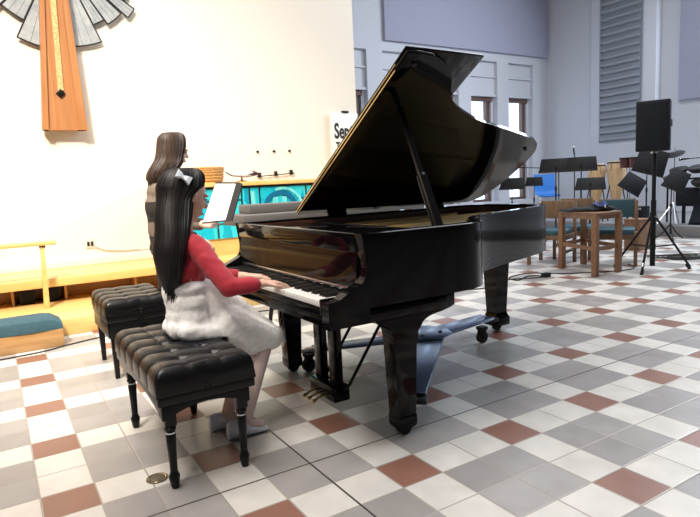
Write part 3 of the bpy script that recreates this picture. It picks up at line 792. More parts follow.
def hand(mb, wrist, fdir, ndir, size, curl=.5, thumb=1):
    """fdir: pointing direction; ndir: back of the hand; thumb=+1: thumb on the side fdir x ndir"""
    f = V(fdir).normalized(); n = (V(ndir) - f * V(ndir).dot(f)).normalized(); s = f.cross(n) * thumb
    w = V(wrist); k = size
    p0 = w + f * .02 * k
    for j in (-.33, 0, .33):
        mb.cap(w + s * j * .5 * .07 * k, .016 * k, w + f * .078 * k + s * j * .075 * k, .0125 * k)
    for q, (off, ln, r) in enumerate(((.030, .060, .0078), (.0105, .070, .0082), (-.0095, .064, .0078), (-.029, .050, .0068))):
        b = w + f * .082 * k + s * off * k
        fan = (f + s * off * 3.2).normalized()
        a1, a2, a3 = curl * .35, curl * .95, curl * 1.5
        pts = [b]
        for L, an in ((.42, a1), (.33, a2), (.25, a3)):
            pts.append(pts[-1] + (fan * math.cos(an) - n * math.sin(an)) * ln * L * k)
        for i in range(3): mb.cap(pts[i], r * k * (1 - .07 * i), pts[i + 1], r * k * (.95 - .08 * i), 10)
    b = w + f * .022 * k + s * .026 * k
    m1 = b + (f * .6 + s * .75 - n * .15).normalized() * .036 * k
    m2 = m1 + (f * .9 + s * .35 - n * .2).normalized() * .030 * k
    mb.cap(b, .0125 * k, m1, .0095 * k, 10); mb.cap(m1, .0095 * k, m2, .0075 * k, 10)
def hair_mesh(levels, n_str, seed, front=1.0, rad=.0045, flare=.012, cut=.05):
    """levels: (centre, rx, ry); a full shell plus strand ridges that follow it downwards"""
    rnd = random.Random(seed)
    base = MB(); N = 28
    cs = catmull([V(l[0]) for l in levels], 4); rx = catmull([V((l[1], l[2], 0)) for l in levels], 4)
    base.loft([[c + V((math.cos(2 * PI * k / N) * r.x, math.sin(2 * PI * k / N) * r.y, 0)) for k in range(N)] for c, r in zip(cs, rx)])
    for s in range(n_str):
        ph = rnd.uniform(0, 2 * PI); end = len(cs) - 1 - int(rnd.uniform(0, 3.2)); off = rnd.uniform(-.3, 1)
        pts = []; w = rnd.uniform(-.12, .12); k2 = rnd.uniform(1, 2.4)
        for i in range(0, end + 1):
            c, r = cs[i], rx[i]; t = i / len(cs)
            a = ph + w * math.sin(t * k2 * PI) * .8
            e = 1 + flare * off * math.sin(t * 5 + s)
            pts.append(c + V((math.cos(a) * r.x * e, math.sin(a) * r.y * e, 0)))
        tail = pts[-1] - V((0, 0, rnd.uniform(0, cut))) + V((rnd.uniform(-.01, .01), rnd.uniform(-.01, .01), 0))
        pts.append(tail)
        rr = [rad * (.6 + .4 * min(1, i / 4)) for i in range(len(pts))]; rr[-1] = rad * .15; rr[-2] = rad * .7
        base.tube(pts, rr, 5)
    return base

# --- the girl
gl = tag(bpy.data.objects.new('person', None), 'girl in a red cardigan and white dress with long black hair playing the piano', 'person')
COL.objects.link(gl); gl.location = (-.5, .9, 0); ROOT[gl.name] = V((-.5, .9, 0))
HC, HF, HU, HH = V((-.562, .94, 1.190)), V((.94, .12, -.32)), V((.32, .04, .95)), .236
def girl_torso(mb, g):
    mb.ell((-.61, .92, .62), (.09 + g, .125 + g, .10 + g)); mb.cap((-.61, .92, .66), .085 + g, (-.62, .92, .80), .09 + g)
    mb.ell((-.62, .92, .84), (.09 + g, .125 + g, .11 + g)); mb.ell((-.615, .92, .95), (.075 + g, .125 + g, .065 + g))
def girl_arms(mb, g):
    mb.cap((-.585, .81, .958), .044 + g, (-.485, .672, .765), .037 + g); mb.cap((-.485, .672, .765), .036 + g, (-.375, .655, .762), .027 + g)
    mb.cap((-.60, 1.04, .965), .046 + g, (-.47, 1.09, .775), .037 + g); mb.cap((-.47, 1.09, .775), .036 + g, (-.345, .985, .765), .027 + g)
b = MB()
P, R = head_parts(b, HC, HF, HU, HH)
b.cap((-.61, .925, .98), .045, (-.585, .935, 1.12), .043)
girl_torso(b, 0); girl_arms(b, 0)
b.cap((-.375, .655, .762), .025, (-.325, .66, .762), .020); b.cap((-.345, .985, .765), .025, (-.295, .945, .763), .020)
hand(b, (-.325, .66, .762), (1, .12, -.12), (.1, 0, 1), 1.0, .55, 1)
hand(b, (-.295, .945, .763), (.9, -.45, -.12), (.1, 0, 1), 1.0, .55, -1)
b.cap((-.60, .87, .60), .055, (-.25, .835, .455), .038); b.cap((-.60, .97, .60), .055, (-.25, .945, .455), .038)
b.cap((-.25, .835, .455), .038, (-.32, .80, .33), .043); b.cap((-.32, .80, .33), .043, (-.415, .77, .10), .028); b.cap((-.415, .77, .10), .028, (-.43, .765, .055), .027)
b.cap((-.25, .945, .455), .038, (-.35, .935, .33), .043); b.cap((-.35, .935, .33), .043, (-.46, .90, .10), .028); b.cap((-.46, .90, .10), .028, (-.475, .90, .055), .028)
b.cap((-.43, .765, .045), .027, (-.35, .752, .035), .022); b.cap((-.485, .90, .045), .028, (-.385, .89, .035), .024)
body = obj('body', remesh('body', b, .0042, 4), 'skin', gl)
eyes(P, R, HH, gl)
c = MB()
c.cap((-.625, .92, .80), .108, (-.62, .92, .86), .108); c.ell((-.62, .92, .85), (.103, .138, .10)); c.ell((-.615, .92, .95), (.088, .138, .075)); girl_arms(c, .011); c.ell((-.61, .925, 1.0), (.062, .085, .035))
cm_ = remesh('cardigan', c, .008, 6, lambda p: .0045 * noise.noise(V((p.x * 22, p.y * 22, p.z * 34))))
obj('cardigan', cm_, 'red_knit', gl)
s = MB()
s.ell((-.618, .92, .755), (.105, .142, .05)); s.ell((-.612, .92, .615), (.108, .155, .10)); s.cap((-.62, .92, .73), .108, (-.42, .90, .575), .120)
s.ell((-.61, .92, .68), (.108, .150, .10))
s.cap((-.42, .90, .575), .118, (-.25, .885, .465), .075)
for y0, y1 in ((.83, .815), (.975, .96)): s.cap((-.44, y0, .555), .097, (-.235, y1, .455), .064)
s.cap((-.235, .86, .455), .06, (-.185, .855, .420), .030); s.cap((-.23, .94, .455), .06, (-.19, .94, .43), .035)
s.cap((-.47, .80, .52), .075, (-.35, .79, .44), .05); s.cap((-.36, .79, .45), .05, (-.24, .805, .43), .04)
s.cap((-.66, .80, .56), .05, (-.47, .795, .52), .06); s.cap((-.68, .86, .56), .05, (-.68, .99, .56), .05)
def folds(p):
    a = noise.noise(V((p.x * 8, p.y * 34, p.z * 7))) * .009 + noise.noise(V((p.x * 45, p.y * 45, p.z * 45))) * .0025
    return a
sk = remesh('dress', s, .009, 5, folds)
for v in sk.vertices:
    lim = .392 + .012 * noise.noise(V((v.co.x * 40, v.co.y * 40, 0)))
    if v.co.x > -.49: v.co.z = max(v.co.z, lim)
    else: v.co.z = max(v.co.z, .520)
obj('dress', sk, 'white_lace', gl)
for (x, y, a) in ((-.415, .757, .05), (-.455, .903, .05)):
    m = MB(); rings = []
    for tt, hw, hh, z0 in ((-.105, .012, .06, .012), (-.10, .024, .085, .0), (-.07, .033, .095, .0), (-.03, .035, .088, 0), (.01, .034, .058, 0), (.05, .037, .046, 0), (.08, .035, .036, 0), (.10, .026, .026, .002), (.108, .01, .018, .006)):
        rings.append([(x + tt, y + hw * math.cos(q) , z0 + (hh - z0) * (.5 + .5 * math.sin(q))) for q in [2 * PI * k / 12 for k in range(12)]])
    sh = obj('shoe', m.loft(rings), 'shoe', gl)
    obj('shoe_strap', MB().tube(catmull([(x - .02, y - .036, .03), (x - .012, y - .026, .07), (x - .008, y, .082), (x - .012, y + .026, .07), (x - .02, y + .036, .03)], 4), .006, 6), 'shoe', sh)
tg = MB()
tg.cap((-.27, .818, .44), .049, (-.325, .798, .32), .046); tg.cap((-.325, .798, .32), .046, (-.418, .768, .07), .031)
tg.cap((-.28, .95, .44), .049, (-.355, .932, .32), .046); tg.cap((-.355, .932, .32), .046, (-.463, .90, .07), .031)
tg.cap((-.43, .765, .05), .031, (-.35, .752, .04), .026); tg.cap((-.485, .90, .05), .031, (-.385, .89, .04), .028)
obj('tights', remesh('tights', tg, .006, 3), 'tights', gl)
hl = [((-.575, .94, 1.320), .02, .02), ((-.575, .94, 1.312), .065, .06), ((-.580, .94, 1.285), .095, .088), ((-.592, .94, 1.242), .106, .098), ((-.605, .94, 1.215), .096, .10), ((-.626, .935, 1.175), .080, .102), ((-.646, .92, 1.10), .078, .118), ((-.662, .905, 1.03), .068, .135), ((-.683, .895, .94), .066, .145), ((-.688, .89, .86), .055, .125), ((-.69, .89, .79), .04, .085), ((-.695, .89, .735), .018, .03)]
hb = hair_mesh(hl, 380, 3, rad=.0050, flare=.05, cut=.05)
obj('hair', hb, 'hair_black', gl, smooth=60)
bw = MB(); bc = V((-.606, .840, 1.276))
K_ = .58
for sx in (-1, 1):
    d0 = V((.30 * sx + .1, -.25, .30 * sx * -1 + .05)); d0 = V((.8 * sx, -.15, -.55 * sx)).normalized(); nrm = V((0, -1, .35)).normalized(); q = d0.cross(nrm)
    bw.loft([[bc + q * .007 - nrm * .006, bc + q * .007 + nrm * .006, bc - q * .007 + nrm * .006, bc - q * .007 - nrm * .006],
             [bc + d0 * .03 * K_ + q * .022 * K_ - nrm * .012, bc + d0 * .03 * K_ + q * .022 * K_ + nrm * .012, bc + d0 * .03 * K_ - q * .022 * K_ + nrm * .012, bc + d0 * .03 * K_ - q * .022 * K_ - nrm * .012],
             [bc + d0 * .065 * K_ + q * .036 * K_ - nrm * .006, bc + d0 * .065 * K_ + q * .036 * K_ + nrm * .006, bc + d0 * .065 * K_ - q * .036 * K_ + nrm * .006, bc + d0 * .065 * K_ - q * .036 * K_ - nrm * .006]])
bw.ell(bc, (.009, .009, .009))
obj('hair_bow', bw, 'bow', gl)

# --- the teacher
te = tag(bpy.data.objects.new('person', None), 'woman with brown hair in a banded dark sweater standing behind the girl, turning the page', 'person')
COL.objects.link(te); te.location = (-.25, 2.55, 0); ROOT[te.name] = V((-.25, 2.55, 0))
TC, TF, TU, THH = V((-.150, 2.55, 1.520)), V((.93, -.12, -.30)), V((.3, 0, .95)), .215
def te_torso(mb, g):
    mb.ell((-.27, 2.55, .88), (.115 + g, .165 + g, .13 + g)); mb.cap((-.28, 2.55, .92), .11 + g, (-.285, 2.55, 1.08), .105 + g)
    mb.ell((-.285, 2.55, 1.10), (.112 + g, .165 + g, .13 + g)); mb.ell((-.28, 2.55, 1.215), (.09 + g, .185 + g, .075 + g))
    mb.ell((-.215, 2.55, 1.10), (.065 + g, .115 + g, .08 + g))
def te_arms(mb, g):
    mb.cap((-.28, 2.38, 1.215), .055 + g, (-.225, 2.27, .99), .045 + g); mb.cap((-.225, 2.27, .99), .044 + g, (-.17, 2.055, .985), .032 + g)
    mb.cap((-.28, 2.72, 1.215), .055 + g, (-.24, 2.76, .96), .045 + g); mb.cap((-.24, 2.76, .96), .044 + g, (-.05, 2.66, .86), .032 + g)
b = MB()
P, R = head_parts(b, TC, TF, TU, THH)
b.cap((-.275, 2.55, 1.24), .055, (-.19, 2.55, 1.44), .050)
te_torso(b, 0); te_arms(b, 0)
b.cap((-.17, 2.055, .985), .029, (-.155, 2.00, .985), .024); b.cap((-.05, 2.66, .86), .029, (-.0, 2.64, .84), .024)
hand(b, (-.155, 2.00, .985), (.35, -1, .12), (-1, -.3, .3), 1.05, .5, -1)
hand(b, (0, 2.64, .84), (.8, -.3, -.5), (.4, 0, .8), 1.05, .6, -1)
for y in (2.465, 2.635):
    b.cap((-.27, y, .84), .085, (-.275, y, .48), .062); b.cap((-.275, y, .48), .060, (-.28, y, .09), .038); b.cap((-.29, y, .045), .035, (-.14, y, .03), .028)
obj('body', remesh('body', b, .0055, 4), 'skin2', te)
eyes(P, R, THH, te)
c = MB(); te_torso(c, .014); te_arms(c, .012); c.ell((-.272, 2.55, 1.262), (.07, .09, .03)); c.ell((-.27, 2.55, .80), (.135, .18, .10))
obj('sweater', remesh('sweater', c, .009, 6, lambda p: .004 * noise.noise(p * 20)), 'sweater', te)
c = MB()
for y in (2.465, 2.635): c.cap((-.27, y, .84), .097, (-.275, y, .48), .074); c.cap((-.275, y, .48), .072, (-.28, y, .12), .056)
c.ell((-.27, 2.55, .82), (.12, .17, .10))
obj('trousers', remesh('trousers', c, .01, 5, lambda p: .004 * noise.noise(p * 18)), 'trousers', te)
for y in (2.465, 2.635):
    rings = []
    for tt, hw, hh in ((-.06, .012, .03), (-.05, .03, .075), (0, .038, .085), (.06, .04, .07), (.12, .043, .052), (.17, .035, .04), (.19, .012, .025)):
        rings.append([(-.28 + tt, y + hw * math.cos(q), hh * (.5 + .5 * math.sin(q))) for q in [2 * PI * k / 12 for k in range(12)]])
    obj('shoe', MB().loft(rings), 'trousers', te)
hl = [((-.172, 2.55, 1.648), .03, .03), ((-.172, 2.55, 1.640), .07, .07), ((-.176, 2.55, 1.605), .095, .095), ((-.184, 2.55, 1.54), .098, .104), ((-.205, 2.55, 1.46), .096, .108), ((-.232, 2.55, 1.41), .102, .122), ((-.27, 2.56, 1.36), .095, .135), ((-.302, 2.57, 1.315), .07, .12), ((-.318, 2.58, 1.285), .03, .07)]
obj('hair', hair_mesh(hl, 300, 11, rad=.0052, flare=.06, cut=.05), 'hair_brown', te, smooth=60)

# open folder with the sheet music
sh = thing('sheet_music', 'white page of printed music in a dark folder held by the woman', 'sheet music', (-.12, 1.72, 1.0))
BR, TR, TL, BL = V((-.137, 1.62, 1.022)), V((-.053, 1.62, 1.243)), V((-.104, 1.85, 1.25)), V((-.205, 1.86, 1.005))
ux = (BR - BL); uz = (TL - BL); nn = ux.cross(uz).normalized()
if nn.x > 0: nn = -nn
def sq(a, b2, h): return BL + (BR - BL) * a + ((TL - BL) * (1 - a) + (TR - BR) * a) * b2 + nn * h
fm = MB(); rings = []
for i in range(13):
    a = -.05 + 1.26 * i / 12; bend = -.10 * max(0, a - 1.0) ** 1.5
    rings.append([sq(a, -.03, .000 + bend), sq(a, 1.05 - max(0, a - 1.1) * .25, .0 + bend), sq(a, 1.05 - max(0, a - 1.1) * .25, -.006 + bend), sq(a, -.03, -.006 + bend)])
obj('folder', fm.loft(rings), 'folder', sh)
pg = MB().loft([[sq(0, 0, .001), sq(1, 0, .001), sq(1, 1, .001), sq(0, 1, .001)], [sq(0, 0, .004), sq(1, 0, .004), sq(1, 1, .004), sq(0, 1, .004)]])
page = obj('page', pg, 'paper', sh)
stv = MB()
for k in range(7):
    for j in range(5):
        b0 = .90 - k * .125 - j * .011
        stv.loft([[sq(.08, b0, .0042), sq(.92, b0, .0042), sq(.92, b0 + .004, .0042), sq(.08, b0 + .004, .0042)], [sq(.08, b0, .0047), sq(.92, b0, .0047), sq(.92, b0 + .004, .0047), sq(.08, b0 + .004, .0047)]])
obj('printed_staves', stv, 'grey_ink', page)['kind'] = 'stuff'

# dark grey covered keyboard behind the piano
kc = thing('covered_keyboard', 'dark grey covered keyboard on a stand between the piano and the cabinet', 'keyboard', (1.05, 2.38, 0))
obj('lower_case', MB().box((.19, 2.16, .93), (1.9, 2.60, 1.015), .012), 'grey_cover', kc)
obj('upper_case', MB().box((.31, 2.32, 1.015), (1.75, 2.56, 1.085), .010), 'grey_cover', kc)
for x in (.5, 1.6):
    obj('stand_leg', MB().cyl((x, 2.20, .02), (x, 2.54, .93), .018, n=8).cyl((x, 2.54, .02), (x, 2.20, .93), .018, n=8), 'black_metal', kc)

# ------------------------------------------------------------------ right-hand side
# PA speaker on its tripod
sp = thing('speaker_stand', 'tall black tripod stand carrying the loudspeaker', 'speaker stand', (5.33, 2.075, 0))
obj('pole', MB().cyl((5.33, 2.075, .06), (5.33, 2.075, .85), .030, n=14).cyl((5.33, 2.075, .8), (5.33, 2.075, 1.42), .023, n=14), 'black_metal', sp)
obj('collar', MB().cyl((5.33, 2.075, .60), (5.33, 2.075, .70), .036, n=14).cyl((5.33, 2.075, .26), (5.33, 2.075, .32), .034, n=14), 'black_metal', sp)
obj('knob', MB().cyl((5.29, 2.025, .66), (5.26, 1.995, .66), .014, n=10), 'steel', sp)
for fx, fy, lab in ((4.96, 1.985, 1), (5.70, 1.825, 0), (5.28, 2.54, 0)):
    top_ = V((5.33, 2.075, .645)) + (V((fx, fy, 0)) - V((5.33, 2.075, 0))).normalized() * .03
    lg = obj('leg', MB().cyl(top_, (fx, fy, .03), .014, n=8), 'black_metal', sp)
    mid = top_.lerp(V((fx, fy, .03)), .55)
    obj('brace', MB().cyl((5.33, 2.075, .29), mid, .009, n=8), 'black_metal', lg)
    obj('rubber_foot', MB().cyl((fx, fy, 0), V((fx, fy, 0)).lerp(top_, .10), .020, .018, n=10), 'rubber', lg)
    if lab: obj('leg_clip', MB().cyl(V((fx, fy, .03)).lerp(top_, .1), V((fx, fy, .03)).lerp(top_, .16), .019, n=10), 'steel', lg)
sk_ = thing('loudspeaker', 'black loudspeaker box raised on the tripod stand', 'speaker', (5.33, 2.085, 1.42))
ro = Matrix.Translation((5.33, 2.085, 0)) @ Matrix.Rotation(math.radians(24), 4, 'Z')
obj('cabinet', MB().prism([(-.16, -.178), (.08, -.168), (.17, -.10), (.17, .10), (.08, .168), (-.16, .178)], 'z', 1.425, 2.0, .012).xform(ro), 'black_plastic', sk_)
obj('grille', MB().box((-.172, -.168, 1.45), (-.159, .168, 1.98), .006).xform(ro), 'dark_grille', sk_)
obj('pole_socket', MB().cyl((-.0, .0, 1.40), (-.0, .0, 1.43), .035, n=12).xform(ro), 'steel', sk_)
obj('handle', MB().box((-.10, -.184, 1.70), (.04, -.170, 1.78), .008).xform(ro), 'rubber', sk_)

# wooden table
tb = thing('wooden_table', 'brown wooden side table with black gear on it, beside the tripod stand', 'table', (4.95, 2.62, 0))
F, Lc, Rc = V((4.53, 2.29, 0)), V((4.82, 2.98, 0)), V((4.99, 2.30, 0)); Bk = Lc + Rc - F; ce = (Lc + Rc) / 2
def spread(p, k): return ce + (p - ce) * k
tpoly = [spread(p, 1.10) for p in (F, Rc, Bk, Lc)]
obj('top', MB().prism([(p.x, p.y) for p in tpoly], 'z', .715, .745, .006), 'walnut', tb)
for p in (F, Rc, Bk, Lc):
    obj('leg', MB().box((p.x - .032, p.y - .032, 0), (p.x + .032, p.y + .032, .716), .006), 'walnut', tb)
for a, b2 in ((F, Lc), (F, Rc), (Rc, Bk), (Lc, Bk)):
    for z, h, nm in ((.30, .045, 'stretcher'), (.665, .05, 'apron')):
        dd = (b2 - a).normalized(); n = V((-dd.y, dd.x, 0)) * .012
        obj(nm, MB().loft([[a - n + V((0, 0, z)), a + n + V((0, 0, z)), a + n + V((0, 0, z + h)), a - n + V((0, 0, z + h))], [b2 - n + V((0, 0, z)), b2 + n + V((0, 0, z)), b2 + n + V((0, 0, z + h)), b2 - n + V((0, 0, z + h))]]), 'walnut', tb)
jk = MB(); jk.ell((4.80, 2.62, .765), (.15, .22, .035)); jk.ell((4.86, 2.50, .785), (.10, .12, .05)); jk.ell((4.72, 2.78, .757), (.09, .14, .02)); jk.cap((4.70, 2.88, .757), .014, (4.76, 3.0, .757), .010); jk.ell((4.93, 2.42, .775), (.10, .10, .03))
jm = remesh('black_jacket', jk, .012, 3, lambda p: .010 * noise.noise(p * 24))
for v in jm.vertices: v.co.z = max(v.co.z, .746)
tag(obj('black_jacket', jm, 'cloth'), 'crumpled black cloth lying on the wooden table', 'cloth')
cg = thing('cable_coil', 'small coil of blue and black cable on the black cloth', 'cable', (4.84, 2.44, .80))
cc = MB()
for k in range(3): cc.tube([(4.84 + (.07 - .008 * k) * math.cos(q), 2.44 + (.08 - .006 * k) * math.sin(q), .822 + .010 * k + .012 * math.sin(3 * q + k)) for q in [2 * PI * j / 28 for j in range(29)]], .006, 6)
obj('loops', cc, 'blue_cable', cg)
obj('plug', MB().cyl((4.80, 2.36, .82), (4.75, 2.32, .80), .011, n=10), 'steel', cg)

# choir chairs with teal seats
def make_chair(label, loc, rz, pad=True):
    t = thing('choir_chair', label, 'chair', loc, rz, 'wooden chairs with teal upholstery')
    for sx in (-1, 1):
        for sy in (-1, 1):
            x, y = sx * .23, sy * .235
            obj('leg', MB().box((x - .022, y - .022, 0), (x + .022, y + .022, .60 if sx > 0 else .82), .005) if sx < 0 else MB().box((x - .022, y - .022, 0), (x + .022, y + .022, .44), .005), 'chair_wood', t, local=True)
        obj('side_rail', MB().box((-.23, sx * .235 - .012, .34), (.23, sx * .235 + .012, .41), .004), 'chair_wood', t, local=True)
        obj('stretcher', MB().box((-.23, sx * .235 - .010, .16), (.23, sx * .235 + .010, .20), .004), 'chair_wood', t, local=True)
    obj('front_rail', MB().box((.21, -.23, .34), (.235, .23, .41), .004), 'chair_wood', t, local=True)
    obj('seat', MB().box((-.21, -.225, .405), (.25, .225, .475), .025), 'teal_fabric', t, local=True)
    bk = obj('backrest', MB().box((-.252, -.225, .60), (-.215, .225, .845), .008), 'chair_wood', t, local=True)
    if pad: obj('back_pad', MB().box((-.218, -.20, .60), (-.180, .20, .835), .014), 'teal_fabric', bk, local=True)
    return t
ch = make_chair('wooden chair with teal seat showing between the piano tail and the table', (5.10, 3.36, 0), PI + .35, False)
c3 = dup(ch, (5.74, 3.48, 0), PI + .5, 'wooden chair in the second row, its plain back left of the black cloth')
make_chair('wooden chair with teal seat and teal back directly behind the wooden table', (5.58, 2.72, 0), PI + .55)
# blue shell chair on the platform
bl = thing('blue_chair', 'bright blue plastic chair on the platform in front of the windows', 'chair', (9.9, 7.35, .2), PI + .9)
shell = MB(); sec = catmull([(.26, .50), (.24, .535), (.0, .525), (-.17, .54), (-.22, .60), (-.26, .80), (-.31, 1.02)], 5)
rings = []
for q in sec:
    rings.append([(q.x + .015 * (abs(w_) / .24) ** 2, w_, q.y + .02 * (abs(w_) / .24) ** 2) for w_ in [-.24 + .08 * k for k in range(7)]] + [(q.x + .015 * (abs(w_) / .24) ** 2 - .012, w_, q.y + .02 * (abs(w_) / .24) ** 2 - .010) for w_ in [.24 - .08 * k for k in range(7)]])
obj('shell', shell.loft(rings), 'blue_plastic', bl, local=True, smooth=50)
for sx in (-1, 1):
    for sy in (-1, 1): obj('leg', MB().cyl((sx * .15, sy * .17, .52), (sx * .23, sy * .23, 0), .013, n=8), 'chrome', bl, local=True)

# music stands
def make_stand(label, loc, rz, h=1.05, w=.5, dh=.32, tilt=.35, roll=0, cat='music stand', group='black music stands', z0=0):
    t = thing('music_stand', label, cat, loc, rz, group)
    T = Matrix.Translation((0, 0, h)) @ Matrix.Rotation(roll, 4, 'X') @ Matrix.Rotation(-tilt, 4, 'Y')
    d = obj('desk', MB().prism([(-w / 2 + .03, dh), (-w / 2, 0), (w / 2, 0), (w / 2 - .03, dh)], 'x', -.004, .004, .002).xform(T), 'black_metal', t, local=True)
    obj('lip', MB().box((-.004, -w / 2, -.004), (.045, w / 2, .004), .001).box((.04, -w / 2, 0), (.045, w / 2, .02)).xform(T), 'black_metal', d, local=True)
    obj('post', MB().cyl((0, 0, .10), (0, 0, h - .25), .013, n=10).cyl((0, 0, h - .3), (-.01, 0, h + .1), .009, n=10), 'black_metal', t, local=True)
    obj('clutch', MB().cyl((0, 0, h - .31), (0, 0, h - .24), .018, n=10), 'black_metal', t, local=True)
    for k in range(3):
        a = 2 * PI * k / 3 + .3
        obj('leg', MB().tube(catmull([(0, 0, .28), (.12 * math.cos(a), .12 * math.sin(a), .12), (.25 * math.cos(a), .25 * math.sin(a), .012)], 5), .010, 6), 'black_metal', t, local=True)
    return t
make_stand('wide black music stand desk in front of the bright blue chair', (6.8, 4.64, 0), PI + .5, 1.245, .56, .24, .30)
make_stand('black music stand overlapping the right of the wide one, before the pale drums', (6.9, 4.22, 0), PI + .5, 1.245, .50, .24, .30)
make_stand('black music stand with a low desk right behind the choir chairs', (6.35, 3.66, 0), PI + .5, .955, .45, .20, .45)
make_stand('black music stand close to the piano tail, in front of the right window', (7.5, 6.25, 0), PI + .5, .95, .50, .24, .30)
make_stand('black music stand just beyond the piano tail, right of the window', (7.95, 6.08, 0), PI + .5, 1.0, .36, .18, .30)

# microphone stands
def mic_stand(label, loc, h, boom=None):
    t = thing('microphone_stand', label, 'microphone stand', loc, 0, 'microphone stands')
    obj('base', MB().lathe([(0, 0), (.13, 0), (.12, .02), (.02, .03), (0, .03)], n=20), 'black_metal', t, local=True)
    obj('pole', MB().cyl((0, 0, .02), (0, 0, h), .010, n=8), 'black_metal', t, local=True)
    e = V((0, 0, h))
    if boom:
        e = V((0, 0, h)) + V(boom); obj('boom', MB().cyl(V((0, 0, h)) - V(boom) * .25, e, .008, n=8), 'black_metal', t, local=True)
        d = V(boom).normalized()
    else: d = V((-.3, 0, 1)).normalized()
    m = obj('microphone', MB().cyl(e, e + d * .13, .013, .018, n=10), 'black_metal', t, local=True)
    obj('grille', MB().ell(e + d * .145, (.027, .027, .03)), 'steel', m, local=True)
    return t
mic_stand('black microphone stand rising behind the wide music stand', (8.6, 5.62, 0), 1.58)
mic_stand('black microphone stand with a boom reaching over the piano tail', (8.2, 5.68, 0), 1.32, (-.25, .72, .06))
mic_stand('black boom microphone stand at the right edge of the picture', (9.6, 3.45, .2), 1.20, (-.1, .42, -.02))

# congas
def conga(label, loc, hgt, r):
    t = thing('conga_drum', label, 'drum', loc, 0, 'pale wooden conga drums')
    pr = [(0, 0), (r * .52, 0), (r * .55, .02 * hgt), (r * .82, .35 * hgt), (r * 1.10, .68 * hgt), (r * 1.05, .86 * hgt), (r * .90, .97 * hgt), (0, .97 * hgt)]
    obj('shell', MB().lathe(pr, (0, 0, .42), 24), 'conga_wood', t, local=True)
    obj('head', MB().lathe([(0, .97 * hgt), (r * .90, .97 * hgt), (r * .9, .985 * hgt), (0, .99 * hgt)], (0, 0, .42), 24), 'drum_skin', t, local=True)
    rm = MB(); z = .42 + .94 * hgt
    rm.tube([(r * 1.0 * math.cos(2 * PI * k / 24), r * 1.0 * math.sin(2 * PI * k / 24), z) for k in range(25)], .012, 6)
    obj('hoop', rm, 'black_metal', t, local=True)
    for k in range(6):
        a = 2 * PI * k / 6
        obj('tuning_lug', MB().cyl((r * .99 * math.cos(a), r * .99 * math.sin(a), z), (r * 1.13 * math.cos(a), r * 1.13 * math.sin(a), z - .16), .008, n=6), 'steel', t, local=True)
    for k in range(3):
        a = 2 * PI * k / 3 + .5
        obj('stand_leg', MB().cyl((r * .8 * math.cos(a), r * .8 * math.sin(a), .75), (r * 1.7 * math.cos(a), r * 1.7 * math.sin(a), 0), .012, n=6), 'black_metal', t, local=True)
    return t
conga('pale conga drum on the right of the pair, below the louvred vent', (9.5, 5.30, .2), .82, .165)
conga('pale conga drum on the left of the pair, partly behind the music stand', (9.45, 5.72, .2), .78, .165)
# bongos on a stand
bg = thing('bongo_drums', 'pair of dark red bongo drums on a stand left of the loudspeaker', 'drum', (9.3, 4.88, .2))
for y, r_ in ((4.99, .10), (4.78, .115)):
    d_ = obj('drum_shell', MB().lathe([(0, 0), (r_ * .85, 0), (r_, .17), (r_ * 1.02, .2), (0, .2)], (9.3, y, 1.27), 18), 'bongo_red', bg)
    obj('drum_head', MB().lathe([(0, 0), (r_ * .98, 0), (r_ * .98, .006), (0, .006)], (9.3, y, 1.47), 18), 'drum_skin', d_)
    obj('hoop', MB().lathe([(r_, 0), (r_ * 1.1, 0), (r_ * 1.1, .025), (r_, .025)], (9.3, y, 1.445), 18), 'black_metal', d_)
obj('bridge', MB().box((9.27, 4.87, 1.32), (9.33, 4.91, 1.40), .006), 'black_metal', bg)
obj('post', MB().cyl((9.3, 4.89, .3), (9.3, 4.89, 1.33), .014, n=8), 'steel', bg)
for k in range(3):
    a = 2 * PI * k / 3; obj('leg', MB().cyl((9.3, 4.89, .6), (9.3 + .3 * math.cos(a), 4.89 + .3 * math.sin(a), .21), .011, n=6), 'steel', bg)
# big tilted desks near the drums
make_stand('large black music stand with a steep desk directly behind the loudspeaker', (8.4, 4.00, 0), PI + .5, 1.14, .52, .44, .2, -.3)
make_stand('black music stand with a tilted desk between the bongos and the tripod pole', (8.6, 4.48, 0), PI + .6, .84, .42, .34, .35, -.6)
make_stand('black music stand with a slanted desk to the right of the tripod pole', (8.5, 3.62, 0), PI + .4, .86, .36, .36, .35, -.45)
# drum kit
dk = thing('electronic_drum_kit', 'black electronic drum kit on the platform at the right edge', 'drum kit', (9.6, 3.8, .2))
for (x, y, z, r_) in ((9.4, 3.98, 1.12, .15), (9.42, 3.66, 1.14, .15), (9.45, 3.34, 1.16, .15), (9.5, 4.16, .98, .14), (9.35, 3.55, .90, .16)):
    pd = obj('drum_pad', MB().lathe([(0, 0), (r_ * .7, 0), (r_, .05), (r_, .085), (r_ * .93, .09), (0, .085)], (x, y, z), 20, Matrix.Rotation(-.3, 3, 'Y')), 'rubber', dk)
    obj('pad_rim', MB().tube([V((x, y, z)) + Matrix.Rotation(-.3, 3, 'Y') @ V((r_ * math.cos(2 * PI * k / 20), r_ * math.sin(2 * PI * k / 20), .085)) for k in range(21)], .009, 6), 'black_metal', pd)
obj('rack', MB().cyl((9.6, 4.3, 1.0), (9.65, 3.2, 1.04), .018, n=8).cyl((9.6, 4.3, .2), (9.6, 4.3, 1.02), .018, n=8).cyl((9.65, 3.2, .2), (9.65, 3.2, 1.04), .018, n=8).cyl((9.62, 3.75, .2), (9.62, 3.75, 1.02), .018, n=8), 'black_metal', dk)
obj('bass_pad', MB().box((9.4, 3.62, .52), (9.62, 4.05, .86), .03), 'black_plastic', dk)
